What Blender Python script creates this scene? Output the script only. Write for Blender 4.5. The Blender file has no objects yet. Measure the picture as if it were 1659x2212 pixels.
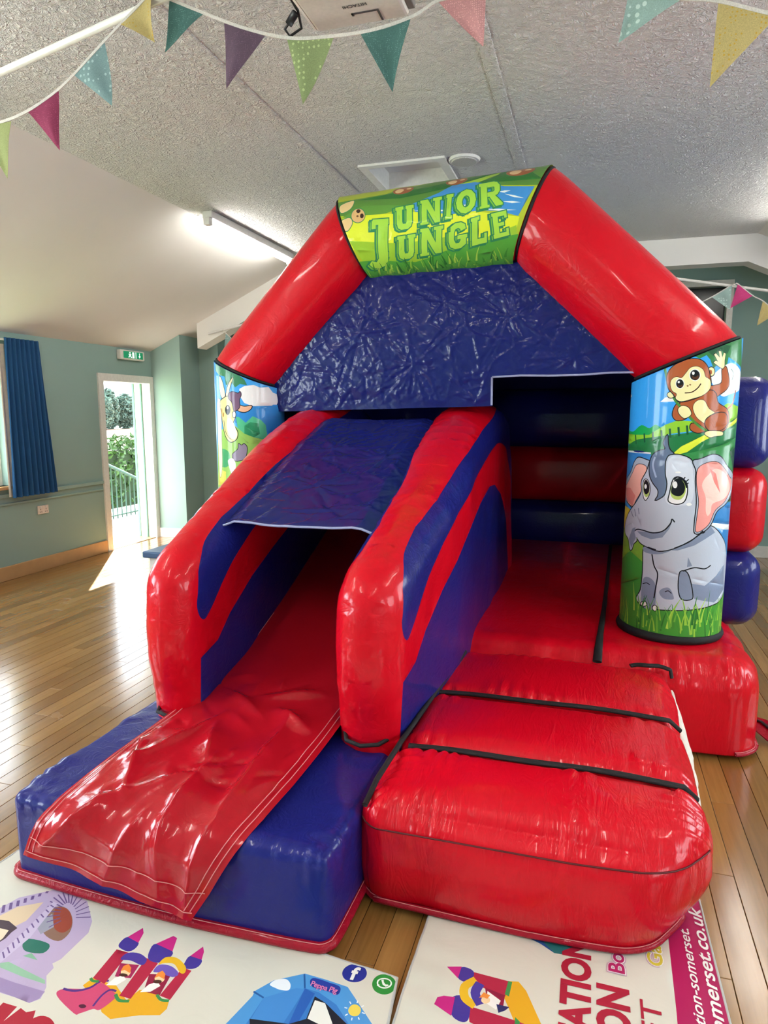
import bpy, bmesh, math, random
import numpy as np
from mathutils import Vector, Matrix
from mathutils.geometry import delaunay_2d_cdt

SC = bpy.context.scene
COL = SC.collection
PI = math.pi

# ------------------------------------------------------------------ camera, world, sun, daylight, exposure
cam_data = bpy.data.cameras.new('camera')
cam = bpy.data.objects.new('camera', cam_data)
COL.objects.link(cam)
cam.location = (0, 0, 1.6)
cam.rotation_euler = (math.radians(90 - 8.5), 0, math.radians(17.1))
cam_data.sensor_fit = 'VERTICAL'
cam_data.sensor_height = 36.0
cam_data.lens = 36.0 * 1450.0 / 2212.0
cam_data.clip_start = 0.05
cam_data.clip_end = 1000
SC.camera = cam

world = bpy.data.worlds.new('daylight_sky')
SC.world = world
world.use_nodes = True
_bg = world.node_tree.nodes['Background']
_bg.inputs[0].default_value = (0.80, 0.91, 1.0, 1)
_bg.inputs[1].default_value = 4.2

def lamp(name, kind, energy, loc, rot=None, color=(1, 1, 1), size=None, direction=None):
    d = bpy.data.lights.new(name, kind)
    d.energy = energy
    d.color = color
    o = bpy.data.objects.new(name, d)
    COL.objects.link(o)
    o.location = loc
    if direction is not None:
        o.rotation_euler = Vector(direction).to_track_quat('-Z', 'Y').to_euler()
    if kind == 'AREA':
        d.shape = 'RECTANGLE'
        d.size, d.size_y = size
    if kind == 'SUN':
        d.angle = math.radians(0.6)
    return o

lamp('sun', 'SUN', 33.0, (-9, 12, 9), direction=(1.27, -2.0, -1.97), color=(1.0, 0.96, 0.90))
# daylight entering through the windows of the side walls
for _k, _y in enumerate((-1.2, 1.2)):
    lamp('window_daylight', 'AREA', 40, (-5.2, _y, 1.55), size=(1.5, 1.3), direction=(1, 0, -0.1), color=(0.80, 0.90, 1.0))
for _k, _y in enumerate((-1.2, 1.6, 4.4)):
    lamp('window_daylight', 'AREA', 9, (3.3, _y, 1.55), size=(1.5, 1.3), direction=(-1, 0, -0.1), color=(0.92, 0.96, 1.0))

vs = SC.view_settings
vs.view_transform = 'Standard'
vs.look = 'None'
vs.gamma = 1.0
vs.use_curve_mapping = False
vs.exposure = 1.02
SC.cycles.max_bounces = 8

# ------------------------------------------------------------------ helpers
def lin(h):
    h = h.lstrip('#')
    out = []
    for i in (0, 2, 4):
        c = int(h[i:i+2], 16) / 255.0
        out.append(c / 12.92 if c <= 0.04045 else ((c + 0.055) / 1.055) ** 2.4)
    return tuple(out) + (1.0,)

class NT:
    def __init__(self, name):
        self.m = bpy.data.materials.new(name)
        self.m.use_nodes = True
        self.t = self.m.node_tree
        self.b = self.t.nodes['Principled BSDF']
    def n(self, kind, **kw):
        nd = self.t.nodes.new(kind)
        for k, v in kw.items():
            if k.startswith('i_'):
                key = k[2:]
                nd.inputs[int(key) if key.isdigit() else key.replace('_', ' ')].default_value = v
            else:
                setattr(nd, k, v)
        return nd
    def l(self, a, b):
        self.t.links.new(a, b)
    def coord(self, kind='Object', scale=(1, 1, 1)):
        tc = self.n('ShaderNodeTexCoord')
        mp = self.n('ShaderNodeMapping')
        mp.inputs['Scale'].default_value = scale
        self.l(tc.outputs[kind], mp.inputs['Vector'])
        return mp.outputs['Vector']
    def bump(self, height, strength=0.3, dist=0.01, prev=None):
        bp = self.n('ShaderNodeBump')
        bp.inputs['Strength'].default_value = strength
        bp.inputs['Distance'].default_value = dist
        self.l(height, bp.inputs['Height'])
        if prev is not None:
            self.l(prev, bp.inputs['Normal'])
        return bp.outputs['Normal']
    def noise(self, vec, scale, detail=3, rough=0.5, distort=0.0):
        nd = self.n('ShaderNodeTexNoise')
        nd.inputs['Scale'].default_value = scale
        nd.inputs['Detail'].default_value = detail
        nd.inputs['Roughness'].default_value = rough
        nd.inputs['Distortion'].default_value = distort
        self.l(vec, nd.inputs['Vector'])
        return nd
    def ramp(self, fac, stops):
        r = self.n('ShaderNodeValToRGB')
        el = r.color_ramp.elements
        while len(el) < len(stops):
            el.new(0.5)
        for e, (p, c) in zip(el, stops):
            e.position = p
            e.color = c
        self.l(fac, r.inputs[0])
        return r.outputs[0]
    def math(self, op, a, b=None):
        nd = self.n('ShaderNodeMath', operation=op)
        for i, v in enumerate((a, b)):
            if v is None:
                continue
            if isinstance(v, (int, float)):
                nd.inputs[i].default_value = v
            else:
                self.l(v, nd.inputs[i])
        return nd.outputs[0]

def plain(name, hexcol, rough=0.5, metal=0.0, spec=0.5, noise=0.0, nscale=40, var=0.06):
    m = NT(name)
    c = lin(hexcol)
    m.b.inputs['Base Color'].default_value = c
    m.b.inputs['Roughness'].default_value = rough
    m.b.inputs['Metallic'].default_value = metal
    m.b.inputs['Specular IOR Level'].default_value = spec
    nz = m.noise(m.coord(), nscale, 3)
    d = tuple(x * (1 - var) for x in c[:3]) + (1,)
    b = tuple(min(1, x * (1 + var * .6)) for x in c[:3]) + (1,)
    m.l(m.ramp(nz.outputs['Fac'], [(0.3, d), (0.7, b)]), m.b.inputs['Base Color'])
    if noise:
        m.l(m.bump(nz.outputs['Fac'], noise, 0.004), m.b.inputs['Normal'])
    return m.m

def pvc(name, hexcol, rough=0.30, gather=0.25, crinkle=0.0, col_attr=None, gscale=(7, 7, 7), coat=0.0):
    """glossy coated inflatable fabric: soft undulation, pinched gathers, optional sharp crinkles"""
    m = NT(name)
    m.b.inputs['Roughness'].default_value = rough
    m.b.inputs['Coat Weight'].default_value = coat
    m.b.inputs['Coat Roughness'].default_value = 0.07
    m.b.inputs['Specular IOR Level'].default_value = 0.16
    if col_attr:
        a = m.n('ShaderNodeVertexColor', layer_name=col_attr)
        m.l(a.outputs['Color'], m.b.inputs['Base Color'])
    else:
        m.b.inputs['Base Color'].default_value = lin(hexcol)
    v = m.coord()
    soft = m.noise(v, 4.0, 2, 0.5, 0.6)
    nrm = m.bump(soft.outputs['Fac'], 0.25, 0.03)
    if gather:
        vg = m.coord('Object', gscale)
        g = m.noise(vg, 2.2, 3, 0.55, 1.4)
        rd = m.math('ABSOLUTE', m.math('SUBTRACT', g.outputs['Fac'], 0.5))
        nrm = m.bump(rd, gather, 0.02, nrm)
    if crinkle:
        wv = m.noise(v, 5.0, 2)
        mix = m.n('ShaderNodeVectorMath', operation='MULTIPLY_ADD')
        m.l(wv.outputs['Color'], mix.inputs[0])
        mix.inputs[1].default_value = (0.12, 0.12, 0.12)
        m.l(v, mix.inputs[2])
        for sc, st in ((9.0, 1.0), (21.0, 0.6)):
            vo = m.n('ShaderNodeTexVoronoi', feature='F1')
            vo.inputs['Scale'].default_value = sc
            m.l(mix.outputs[0], vo.inputs['Vector'])
            nrm = m.bump(vo.outputs['Distance'], crinkle * st, 0.02, nrm)
    m.l(nrm, m.b.inputs['Normal'])
    return m.m

def tag(o, label=None, cat=None, group=None, kind=None):
    if label: o['label'] = label
    if cat: o['category'] = cat
    if group: o['group'] = group
    if kind: o['kind'] = kind
    return o

def link(o, parent=None):
    COL.objects.link(o)
    if parent is not None:
        o.parent = parent
        # parents sit in world space without rotation; keep children in world coordinates
        o.matrix_parent_inverse = Matrix.Translation(-root_loc(parent))
    return o

def root_loc(p):
    return Vector(p.location)

def empty(name, loc, label=None, cat=None, group=None, kind=None):
    o = bpy.data.objects.new(name, None)
    COL.objects.link(o)
    o.location = loc
    o.empty_display_size = 0.1
    return tag(o, label, cat, group, kind)

def mesh(name, verts, faces, mat, parent=None, smooth=True, kind=None, label=None):
    me = bpy.data.meshes.new(name)
    me.from_pydata([tuple(map(float, v)) for v in verts], [], [tuple(f) for f in faces])
    if smooth:
        me.polygons.foreach_set('use_smooth', [True] * len(me.polygons))
    if mat is not None:
        for mm in (mat if isinstance(mat, (list, tuple)) else [mat]):
            me.materials.append(mm)
    me.update()
    o = bpy.data.objects.new(name, me)
    link(o, parent)
    return tag(o, label=label, kind=kind)

def from_bm(name, bm, mat, parent=None, smooth=False, kind=None, label=None):
    bmesh.ops.recalc_face_normals(bm, faces=bm.faces)
    me = bpy.data.meshes.new(name)
    bm.to_mesh(me)
    bm.free()
    if smooth:
        me.polygons.foreach_set('use_smooth', [True] * len(me.polygons))
    for mm in (mat if isinstance(mat, (list, tuple)) else [mat]):
        me.materials.append(mm)
    o = bpy.data.objects.new(name, me)
    link(o, parent)
    return tag(o, label=label, kind=kind)

def bbox(bm, x0, x1, y0, y1, z0, z1, bev=0.0):
    r = bmesh.ops.create_cube(bm, size=1.0)
    vs_ = r['verts']
    for v in vs_:
        v.co = Vector((x0 + (v.co.x + .5) * (x1 - x0), y0 + (v.co.y + .5) * (y1 - y0), z0 + (v.co.z + .5) * (z1 - z0)))
    if bev:
        es = list({e for v in vs_ for e in v.link_edges})
        bmesh.ops.bevel(bm, geom=es, offset=bev, segments=2, affect='EDGES', profile=0.5)
    return vs_

def box(name, x0, x1, y0, y1, z0, z1, mat, parent=None, bev=0.0, kind=None, label=None):
    bm = bmesh.new()
    bbox(bm, x0, x1, y0, y1, z0, z1, bev)
    return from_bm(name, bm, mat, parent, False, kind, label)

def tube_data(path, rad, n=10, closed=False, flat=1.0, up=(0, 0, 1)):
    P = [Vector(p) for p in path]
    N = len(P)
    V, F = [], []
    prev = None
    for i in range(N):
        if closed:
            d = P[(i + 1) % N] - P[i - 1]
        else:
            d = P[min(i + 1, N - 1)] - P[max(i - 1, 0)]
        d.normalize()
        u = Vector(up) if prev is None else prev
        s = d.cross(u)
        if s.length < 1e-4:
            s = d.cross(Vector((1, 0, 0.3)))
        s.normalize()
        u = s.cross(d).normalized()
        prev = u
        r = rad[i] if isinstance(rad, (list, tuple)) else rad
        for k in range(n):
            a = 2 * PI * k / n
            V.append(P[i] + s * (r * math.cos(a)) + u * (r * flat * math.sin(a)))
    for i in range(N if closed else N - 1):
        j = (i + 1) % N
        for k in range(n):
            k2 = (k + 1) % n
            F.append((i * n + k, i * n + k2, j * n + k2, j * n + k))
    if not closed:
        F.append(tuple(range(n)))
        F.append(tuple((N - 1) * n + k for k in range(n))[::-1])
    return V, F

def tube(name, path, rad, mat, parent=None, n=10, closed=False, flat=1.0, up=(0, 0, 1), label=None):
    V, F = tube_data(path, rad, n, closed, flat, up)
    return mesh(name, V, F, mat, parent, True, label=label)

def vnoise(x, y, seed=0):
    """smooth value noise, numpy arrays"""
    x = np.asarray(x, float); y = np.asarray(y, float)
    xi = np.floor(x).astype(np.int64); yi = np.floor(y).astype(np.int64)
    fx = x - xi; fy = y - yi
    def h(a, b):
        n = (a * 374761393 + b * 668265263 + seed * 974711) & 0x7fffffff
        n = ((n ^ (n >> 13)) * 1274126177) & 0x7fffffff
        return ((n ^ (n >> 16)) & 0xffff) / 65535.0
    ux = fx * fx * (3 - 2 * fx); uy = fy * fy * (3 - 2 * fy)
    a = h(xi, yi) * (1 - ux) + h(xi + 1, yi) * ux
    b = h(xi, yi + 1) * (1 - ux) + h(xi + 1, yi + 1) * ux
    return a * (1 - uy) + b * uy

def crumple(u, v, cell, seed):
    """crumpled-sheet relief: sharp creases along warped cell borders, flat facets between; 0..1"""
    u = np.asarray(u, float); v = np.asarray(v, float)
    wu = u + cell * 0.9 * (vnoise(u / cell * 0.9, v / cell * 0.9, seed + 5) - .5)
    wv = v + cell * 0.9 * (vnoise(u / cell * 0.9, v / cell * 0.9, seed + 9) - .5)
    out = np.zeros_like(wu)
    for octv, (c, a) in enumerate(((cell, 1.0), (cell * 0.48, 0.45), (cell * .22, .2))):
        gx = wu / c; gy = wv / c
        ix = np.floor(gx).astype(np.int64); iy = np.floor(gy).astype(np.int64)
        best = np.full(gx.shape, 9.0); tilt = np.zeros_like(gx)
        def hh(a_, b_, s):
            n = (a_ * 73856093 ^ b_ * 19349663 ^ (s + seed * 31 + octv * 7) * 83492791) & 0x7fffffff
            n = ((n ^ (n >> 15)) * 2246822519) & 0x7fffffff
            return ((n ^ (n >> 13)) & 0xffff) / 65535.0
        for dx in (-1, 0, 1):
            for dy in (-1, 0, 1):
                px = ix + dx + hh(ix + dx, iy + dy, 1); py = iy + dy + hh(ix + dx, iy + dy, 2)
                d = np.hypot(gx - px, gy - py)
                tx = hh(ix + dx, iy + dy, 3) - .5; ty = hh(ix + dx, iy + dy, 4) - .5
                tl = (gx - px) * tx * 1.3 + (gy - py) * ty * 1.3 + d * 0.55
                m = d < best
                best = np.where(m, d, best); tilt = np.where(m, tl, tilt)
        out += a * tilt
    return out

def creases(u, v, segs):
    """straight sharp fold lines: cusp-shaped ridges along short segments (x0, y0, x1, y1, height, width)"""
    h = np.zeros_like(u)
    for x0, y0, x1, y1, A, w in segs:
        dx, dy = x1 - x0, y1 - y0; L = math.hypot(dx, dy) + 1e-9
        t = ((u - x0) * dx + (v - y0) * dy) / (L * L); d = np.abs((u - x0) * dy - (v - y0) * dx) / L
        d = d + np.clip(np.maximum(-t, t - 1), 0, 9) * L
        h = h + A * np.exp(-d / w) * np.clip(1.15 - np.abs(t - .5) * 1.7, .1, 1)
    return h

def random_creases(n, x0, x1, y0, y1, seed, A, w, l0=.08, l1=.35, nodes=()):
    r = random.Random(seed); out = []
    for k in range(n):
        a = r.uniform(0, 2 * PI); l = r.uniform(l0, l1) * r.uniform(.5, 1)
        if nodes and k % 2 == 0:
            cx, cy = nodes[r.randrange(len(nodes))]
            out.append((cx, cy, cx + l * math.cos(a), cy + l * math.sin(a), A * r.uniform(.4, 1) * r.choice((1, 1, -1)), w * r.uniform(.6, 1.5)))
        else:
            cx, cy = r.uniform(x0, x1), r.uniform(y0, y1)
            out.append((cx - l / 2 * math.cos(a), cy - l / 2 * math.sin(a), cx + l / 2 * math.cos(a), cy + l / 2 * math.sin(a), A * r.uniform(.4, 1) * r.choice((1, -1)), w * r.uniform(.6, 1.5)))
    return out

def hull_path(o, z, tol, a0, a1, n=60, grow=0.0, dz=0.0):
    """outer contour of an object at height z between two headings (degrees), as points"""
    P = np.array([v.co for v in o.data.vertices]); P = P[np.abs(P[:, 2] - z) < tol]
    out = []
    for a in np.radians(np.linspace(a0, a1, n)):
        d = np.array([math.cos(a), math.sin(a)])
        q = P[np.argmax(P[:, :2] @ d)]
        p = (q[0] + grow * d[0], q[1] + grow * d[1], z + dz)
        if not out or (Vector(p) - Vector(out[-1])).length > .012: out.append(p)
    return out

def grid_faces(nu, nv):
    return [(j * nu + i, j * nu + i + 1, (j + 1) * nu + i + 1, (j + 1) * nu + i) for j in range(nv - 1) for i in range(nu - 1)]

def pillow(name, x0, x1, y0, y1, z0, z1, r, bulge, mat, parent=None, n=22, wr=0.0, wfreq=14, seed=1, kind=None, label=None, shape=None):
    """inflated box: rounded edges, bulging faces, pinch wrinkles along the edges"""
    hx, hy, hz = (x1 - x0) / 2, (y1 - y0) / 2, (z1 - z0) / 2
    c = np.array([(x0 + x1) / 2, (y0 + y1) / 2, (z0 + z1) / 2])
    H = np.array([hx, hy, hz])
    ns = n if isinstance(n, (tuple, list)) else (n, n, n)
    ts = [0.55 * np.linspace(-1, 1, k) + 0.45 * np.sin(np.linspace(-1, 1, k) * PI / 2) for k in ns]
    key = {}; V = []; F = []
    def vid(p):
        k = tuple(np.round(p, 5))
        if k not in key:
            key[k] = len(V); V.append(p)
        return key[k]
    for ax in range(3):
        ta, tb = ts[(ax + 1) % 3], ts[(ax + 2) % 3]
        nb = len(tb)
        for s in (-1, 1):
            ids = []
            for a in ta:
                for b in tb:
                    p = np.zeros(3); p[ax] = s; p[(ax + 1) % 3] = a; p[(ax + 2) % 3] = b
                    ids.append(vid(p))
            for i in range(len(ta) - 1):
                for j in range(nb - 1):
                    q = (ids[i * nb + j], ids[(i + 1) * nb + j], ids[(i + 1) * nb + j + 1], ids[i * nb + j + 1])
                    F.append(q if s > 0 else q[::-1])
    V = np.array(V)
    q = V * H
    lim = np.maximum(H - r, 1e-4)
    inner = np.clip(q, -lim, lim)
    d = q - inner
    L = np.linalg.norm(d, axis=1, keepdims=True)
    nd = d / np.maximum(L, 1e-6)
    P = inner + nd * np.minimum(r, H.min())
    b = bulge if isinstance(bulge, (tuple, list)) else (bulge,) * 3
    for ax in range(3):
        o1, o2 = (ax + 1) % 3, (ax + 2) % 3
        w = (1 - V[:, o1] ** 2) * (1 - V[:, o2] ** 2)
        P[:, ax] += np.sign(V[:, ax]) * np.abs(V[:, ax]) ** 3 * b[ax] * w
    W = P + c
    if wr:
        # distance of every point from the nearest top edge of the box, in metres
        dt = np.abs(W[:, 2] - (z1 - r * .35)); 
        side = np.minimum(np.minimum(np.abs(W[:, 0] - x0), np.abs(W[:, 0] - x1)), np.minimum(np.abs(W[:, 1] - y0), np.abs(W[:, 1] - y1)))
        de = np.hypot(np.clip(z1 - W[:, 2] - r * .3, 0, 9), np.clip(side - r * .3, 0, 9))
        nearx = np.minimum(np.abs(W[:, 0] - x0), np.abs(W[:, 0] - x1)) < np.minimum(np.abs(W[:, 1] - y0), np.abs(W[:, 1] - y1))
        s_ = np.where(nearx, W[:, 1], W[:, 0])
        ph = s_ * wfreq * 2.2 + 5.0 * vnoise(s_ * 6, de * 3, seed)
        rid = np.abs(np.sin(ph)) ** .8 * np.clip(vnoise(s_ * 9, de * 0 + 1, seed + 3) * 1.7 - .35, 0, 1.2)
        reach = .05 + .11 * vnoise(s_ * 11, de * 0 + 5, seed + 7)
        W += nd * (wr * np.clip(1 - de / reach, 0, 1) * rid)[:, None]
    if shape is not None:
        W = shape(W)
    return mesh(name, W, F, mat, parent, True, kind, label)

def smooth_closed(P, sub=4):
    n = len(P); out = []
    for i in range(n):
        p0, p1, p2, p3 = (np.array(P[(i + k) % n], float) for k in (-1, 0, 1, 2))
        for s in range(sub):
            t = s / sub
            out.append(0.5 * ((2 * p1) + (-p0 + p2) * t + (2 * p0 - 5 * p1 + 4 * p2 - p3) * t * t + (-p0 + 3 * p1 - 3 * p2 + p3) * t ** 3))
    return np.array(out)

def smooth_open(P, sub=5):
    if len(P) < 3:
        return np.array(P, float)
    Q = [P[0]] + list(P) + [P[-1]]
    out = []
    for i in range(1, len(Q) - 2):
        p0, p1, p2, p3 = (np.array(Q[i + k], float) for k in (-1, 0, 1, 2))
        for s in range(sub):
            t = s / sub
            out.append(0.5 * ((2 * p1) + (-p0 + p2) * t + (2 * p0 - 5 * p1 + 4 * p2 - p3) * t * t + (-p0 + 3 * p1 - 3 * p2 + p3) * t ** 3))
    out.append(np.array(P[-1], float))
    return np.array(out)

def area2(P):
    x, y = P[:, 0], P[:, 1]
    return float(np.sum(x * np.roll(y, -1) - np.roll(x, -1) * y))

def offset_poly(P, w):
    a = np.roll(P, 1, axis=0); b = np.roll(P, -1, axis=0)
    d1 = P - a; d2 = b - P
    d1 /= np.maximum(np.linalg.norm(d1, axis=1, keepdims=True), 1e-9); d2 /= np.maximum(np.linalg.norm(d2, axis=1, keepdims=True), 1e-9)
    n = np.stack([d1[:, 1] + d2[:, 1], -(d1[:, 0] + d2[:, 0])], 1)
    L = np.linalg.norm(n, axis=1, keepdims=True)
    n = n / np.maximum(L, 0.8)
    return P + n * w * np.minimum(2.0 / np.maximum(L, 0.8), 1.5)

def stroke_poly(P, w, taper=0.0):
    d = np.gradient(P, axis=0)
    d /= np.maximum(np.linalg.norm(d, axis=1, keepdims=True), 1e-9)
    n = np.stack([-d[:, 1], d[:, 0]], 1)
    ww = np.full(len(P), w / 2)
    if taper:
        ww = ww * np.linspace(1, 1 - taper, len(P))
    return np.concatenate([P + n * ww[:, None], (P - n * ww[:, None])[::-1]])

def inside(C, P):
    r = np.zeros(len(C), bool)
    for a, b in zip(P, np.roll(P, -1, axis=0)):
        m = (a[1] > C[:, 1]) != (b[1] > C[:, 1])
        with np.errstate(divide='ignore', invalid='ignore'):
            r ^= m & (C[:, 0] < (b[0] - a[0]) * (C[:, 1] - a[1]) / (b[1] - a[1]) + a[0])
    return r

INK = '#10131a'
def print_panel(name, outline, base, shapes, mapf, mat, parent=None, grid=0.03, extra=None, kind=None, label=None, gain=1.0):
    """one printed sheet: flat colour shapes laid over each other, cut into one surface that follows mapf(u, v)"""
    polys = [np.array(outline, float)]; cols = [lin(base)]
    for kd, col, w, pts in shapes:
        P = np.array(pts, float) / 1000.0
        if kd == 'P': P = smooth_closed(P)
        if kd == 'S':
            P = stroke_poly(smooth_open(P), w / 1000.0)
        if area2(P) < 0: P = P[::-1]
        if kd != 'S' and w:
            polys.append(offset_poly(P, w / 1000.0)); cols.append(lin(INK if w < 7 and base != '#a4b52f' else '#2c7a52'))
        polys.append(P); cols.append(lin(col))
    for P, c in (extra or []):
        P = np.array(P, float)
        if area2(P) < 0: P = P[::-1]
        polys.append(P); cols.append(lin(c))
    V, Fs = [], []
    for P in polys:
        if area2(P) < 0: P = P[::-1]
        Fs.append(list(range(len(V), len(V) + len(P))))
        V.extend(Vector((float(a), float(b))) for a, b in P)
    O = polys[0]
    x0, y0 = O.min(0); x1, y1 = O.max(0)
    for a in np.arange(x0 + grid / 2, x1, grid):
        for b in np.arange(y0 + grid / 2, y1, grid):
            V.append(Vector((float(a) + 1e-4 * math.sin(b * 991), float(b) + 1e-4 * math.sin(a * 773))))
    vo, eo, fo, _, _, _ = delaunay_2d_cdt(V, [], Fs, 0, 1e-5, False)
    VO = np.array([(v.x, v.y) for v in vo]); FO = np.array([f[:3] for f in fo])
    cen = VO[FO].mean(1)
    topid = np.full(len(FO), -1)
    for k, P in enumerate(polys):
        lo, hi = P.min(0), P.max(0)
        c = np.where((cen[:, 0] >= lo[0]) & (cen[:, 0] <= hi[0]) & (cen[:, 1] >= lo[1]) & (cen[:, 1] <= hi[1]))[0]
        topid[c[inside(cen[c], P)]] = k
    ok = inside(cen, polys[0])
    keep = [(fo[i], int(topid[i])) for i in np.where(ok)[0]]
    used = sorted({i for f, _ in keep for i in f}); idx = {v: i for i, v in enumerate(used)}
    W = [mapf(vo[i].x, vo[i].y) for i in used]
    o = mesh(name, W, [[idx[i] for i in f] for f, _ in keep], mat, parent, True, kind, label)
    ca = o.data.color_attributes.new('print', 'FLOAT_COLOR', 'CORNER')
    buf = np.empty((len(o.data.loops), 4), np.float32)
    k = 0
    for f, c in keep:
        for _ in f:
            buf[k] = [min(.92, q * gain) for q in cols[c][:3]] + [1.0]; k += 1
    ca.data.foreach_set('color', buf.ravel())
    return o

def lettering(name, body, size, mapf, mat, parent=None, bold=0.0, shear=0.0, spacing=1.0, align='LEFT', label=None):
    """flat lettering: glyph outlines filled and laid on a surface through mapf(along, up)"""
    cu = bpy.data.curves.new(name, 'FONT')
    cu.body = body; cu.size = size; cu.offset = bold; cu.shear = shear; cu.space_character = spacing
    cu.align_x = align; cu.resolution_u = 4
    ob = bpy.data.objects.new(name, cu)
    COL.objects.link(ob)
    dg = bpy.context.evaluated_depsgraph_get()
    me = bpy.data.meshes.new_from_object(ob.evaluated_get(dg))
    V = [tuple(v.co) for v in me.vertices]; F = [tuple(p.vertices) for p in me.polygons]
    bpy.data.objects.remove(ob); bpy.data.curves.remove(cu); bpy.data.meshes.remove(me)
    return mesh(name, [mapf(v[0], v[1]) for v in V], F, mat, parent, False, label=label)

# ------------------------------------------------------------------ room materials
def mat_plaster(name, hexcol, bump=0.12, scale=90, rough=0.85):
    m = NT(name); c = lin(hexcol)
    v = m.coord()
    n1 = m.noise(v, 1.3, 3)
    m.l(m.ramp(n1.outputs['Fac'], [(0.3, tuple(x * .95 for x in c[:3]) + (1,)), (0.7, c)]), m.b.inputs['Base Color'])
    m.b.inputs['Roughness'].default_value = rough
    n2 = m.noise(v, scale, 3)
    m.l(m.bump(n2.outputs['Fac'], bump, 0.004), m.b.inputs['Normal'])
    return m.m

def mat_artex(name, hexcol, strength=0.55):
    m = NT(name); c = lin(hexcol)
    v = m.coord()
    m.b.inputs['Base Color'].default_value = c
    m.b.inputs['Roughness'].default_value = 0.8
    n1 = m.noise(v, 27, 3, 0.6, 1.2)
    n2 = m.noise(v, 11, 2, 0.5, 0.8)
    h = m.math('ADD', m.math('MULTIPLY', m.math('ABSOLUTE', m.math('SUBTRACT', n1.outputs['Fac'], .5)), 1.6), m.math('MULTIPLY', n2.outputs['Fac'], .5))
    m.l(m.bump(h, strength, 0.045), m.b.inputs['Normal'])
    return m.m

PW, PL = 0.09, 1.25
def mat_planks():
    m = NT('oak_strip_floor')
    g = m.n('ShaderNodeNewGeometry')
    sp = m.n('ShaderNodeSeparateXYZ'); m.l(g.outputs['Position'], sp.inputs[0])
    row = m.math('FLOOR', m.math('DIVIDE', sp.outputs['X'], PW))
    seg = m.math('FLOOR', m.math('DIVIDE', m.math('ADD', sp.outputs['Y'], m.math('MULTIPLY', row, 0.618 * PL)), PL))
    cb = m.n('ShaderNodeCombineXYZ'); m.l(row, cb.inputs[0]); m.l(seg, cb.inputs[1])
    wn = m.n('ShaderNodeTexWhiteNoise', noise_dimensions='3D'); m.l(cb.outputs[0], wn.inputs['Vector'])
    col = m.ramp(wn.outputs['Value'], [(0.0, lin('#845c2c')), (0.35, lin('#9a703a')), (0.7, lin('#a87e46')), (1.0, lin('#8e6532'))])
    mp = m.n('ShaderNodeMapping'); mp.inputs['Scale'].default_value = (30, 1.6, 1); m.l(g.outputs['Position'], mp.inputs['Vector'])
    off = m.n('ShaderNodeVectorMath', operation='MULTIPLY_ADD')
    m.l(wn.outputs['Color'], off.inputs[0]); off.inputs[1].default_value = (20, 20, 20); m.l(mp.outputs[0], off.inputs[2])
    gr = m.noise(off.outputs[0], 1.5, 4, 0.6, 0.6)
    mixr = m.n('ShaderNodeMixRGB', blend_type='MULTIPLY'); mixr.inputs[0].default_value = 0.45
    m.l(col, mixr.inputs[1]); m.l(m.ramp(gr.outputs['Fac'], [(0.3, (.55, .5, .45, 1)), (0.65, (1, 1, 1, 1))]), mixr.inputs[2])
    m.l(mixr.outputs[0], m.b.inputs['Base Color'])
    sc = m.noise(g.outputs['Position'], 2.5, 4, 0.6)
    m.l(m.ramp(sc.outputs['Fac'], [(0.3, (.16, .16, .16, 1)), (0.7, (.28, .28, .28, 1))]), m.b.inputs['Roughness'])
    m.l(m.bump(gr.outputs['Fac'], 0.05, 0.002), m.b.inputs['Normal'])
    m.b.inputs['Specular IOR Level'].default_value = 0.45
    m.b.inputs['Coat Weight'].default_value = 0.5
    m.b.inputs['Coat Roughness'].default_value = 0.16
    return m.m

M_WALL = mat_plaster('sage_wall_paint', '#93b0a9')
M_WALL_LOW = mat_plaster('sage_dado_paint', '#a9bda0')
M_CEIL = mat_artex('textured_ceiling_white', '#dedcda', 0.9)
M_SLOPE = mat_plaster('smooth_ceiling_white', '#dedcd8', 0.08, 120)
M_WHITE = plain('white_gloss_paint', '#e8e6e0', 0.4)
M_PINE = plain('varnished_pine', '#c39a6a', 0.4, noise=0.05, nscale=12)
M_DARK = plain('dark_gap', '#241a12', 0.9)
M_BLACK = plain('black_plastic', '#15161a', 0.45)
M_PLANK = mat_planks()

XL, XR, YB, YF = -5.3, 3.4, 8.2, -2.5          # room shell
ZW, ZC = 2.34, 3.25                            # eaves and flat ceiling
FXL, FXR = -3.3, 1.4                           # folds where the ceiling starts to slope

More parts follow.
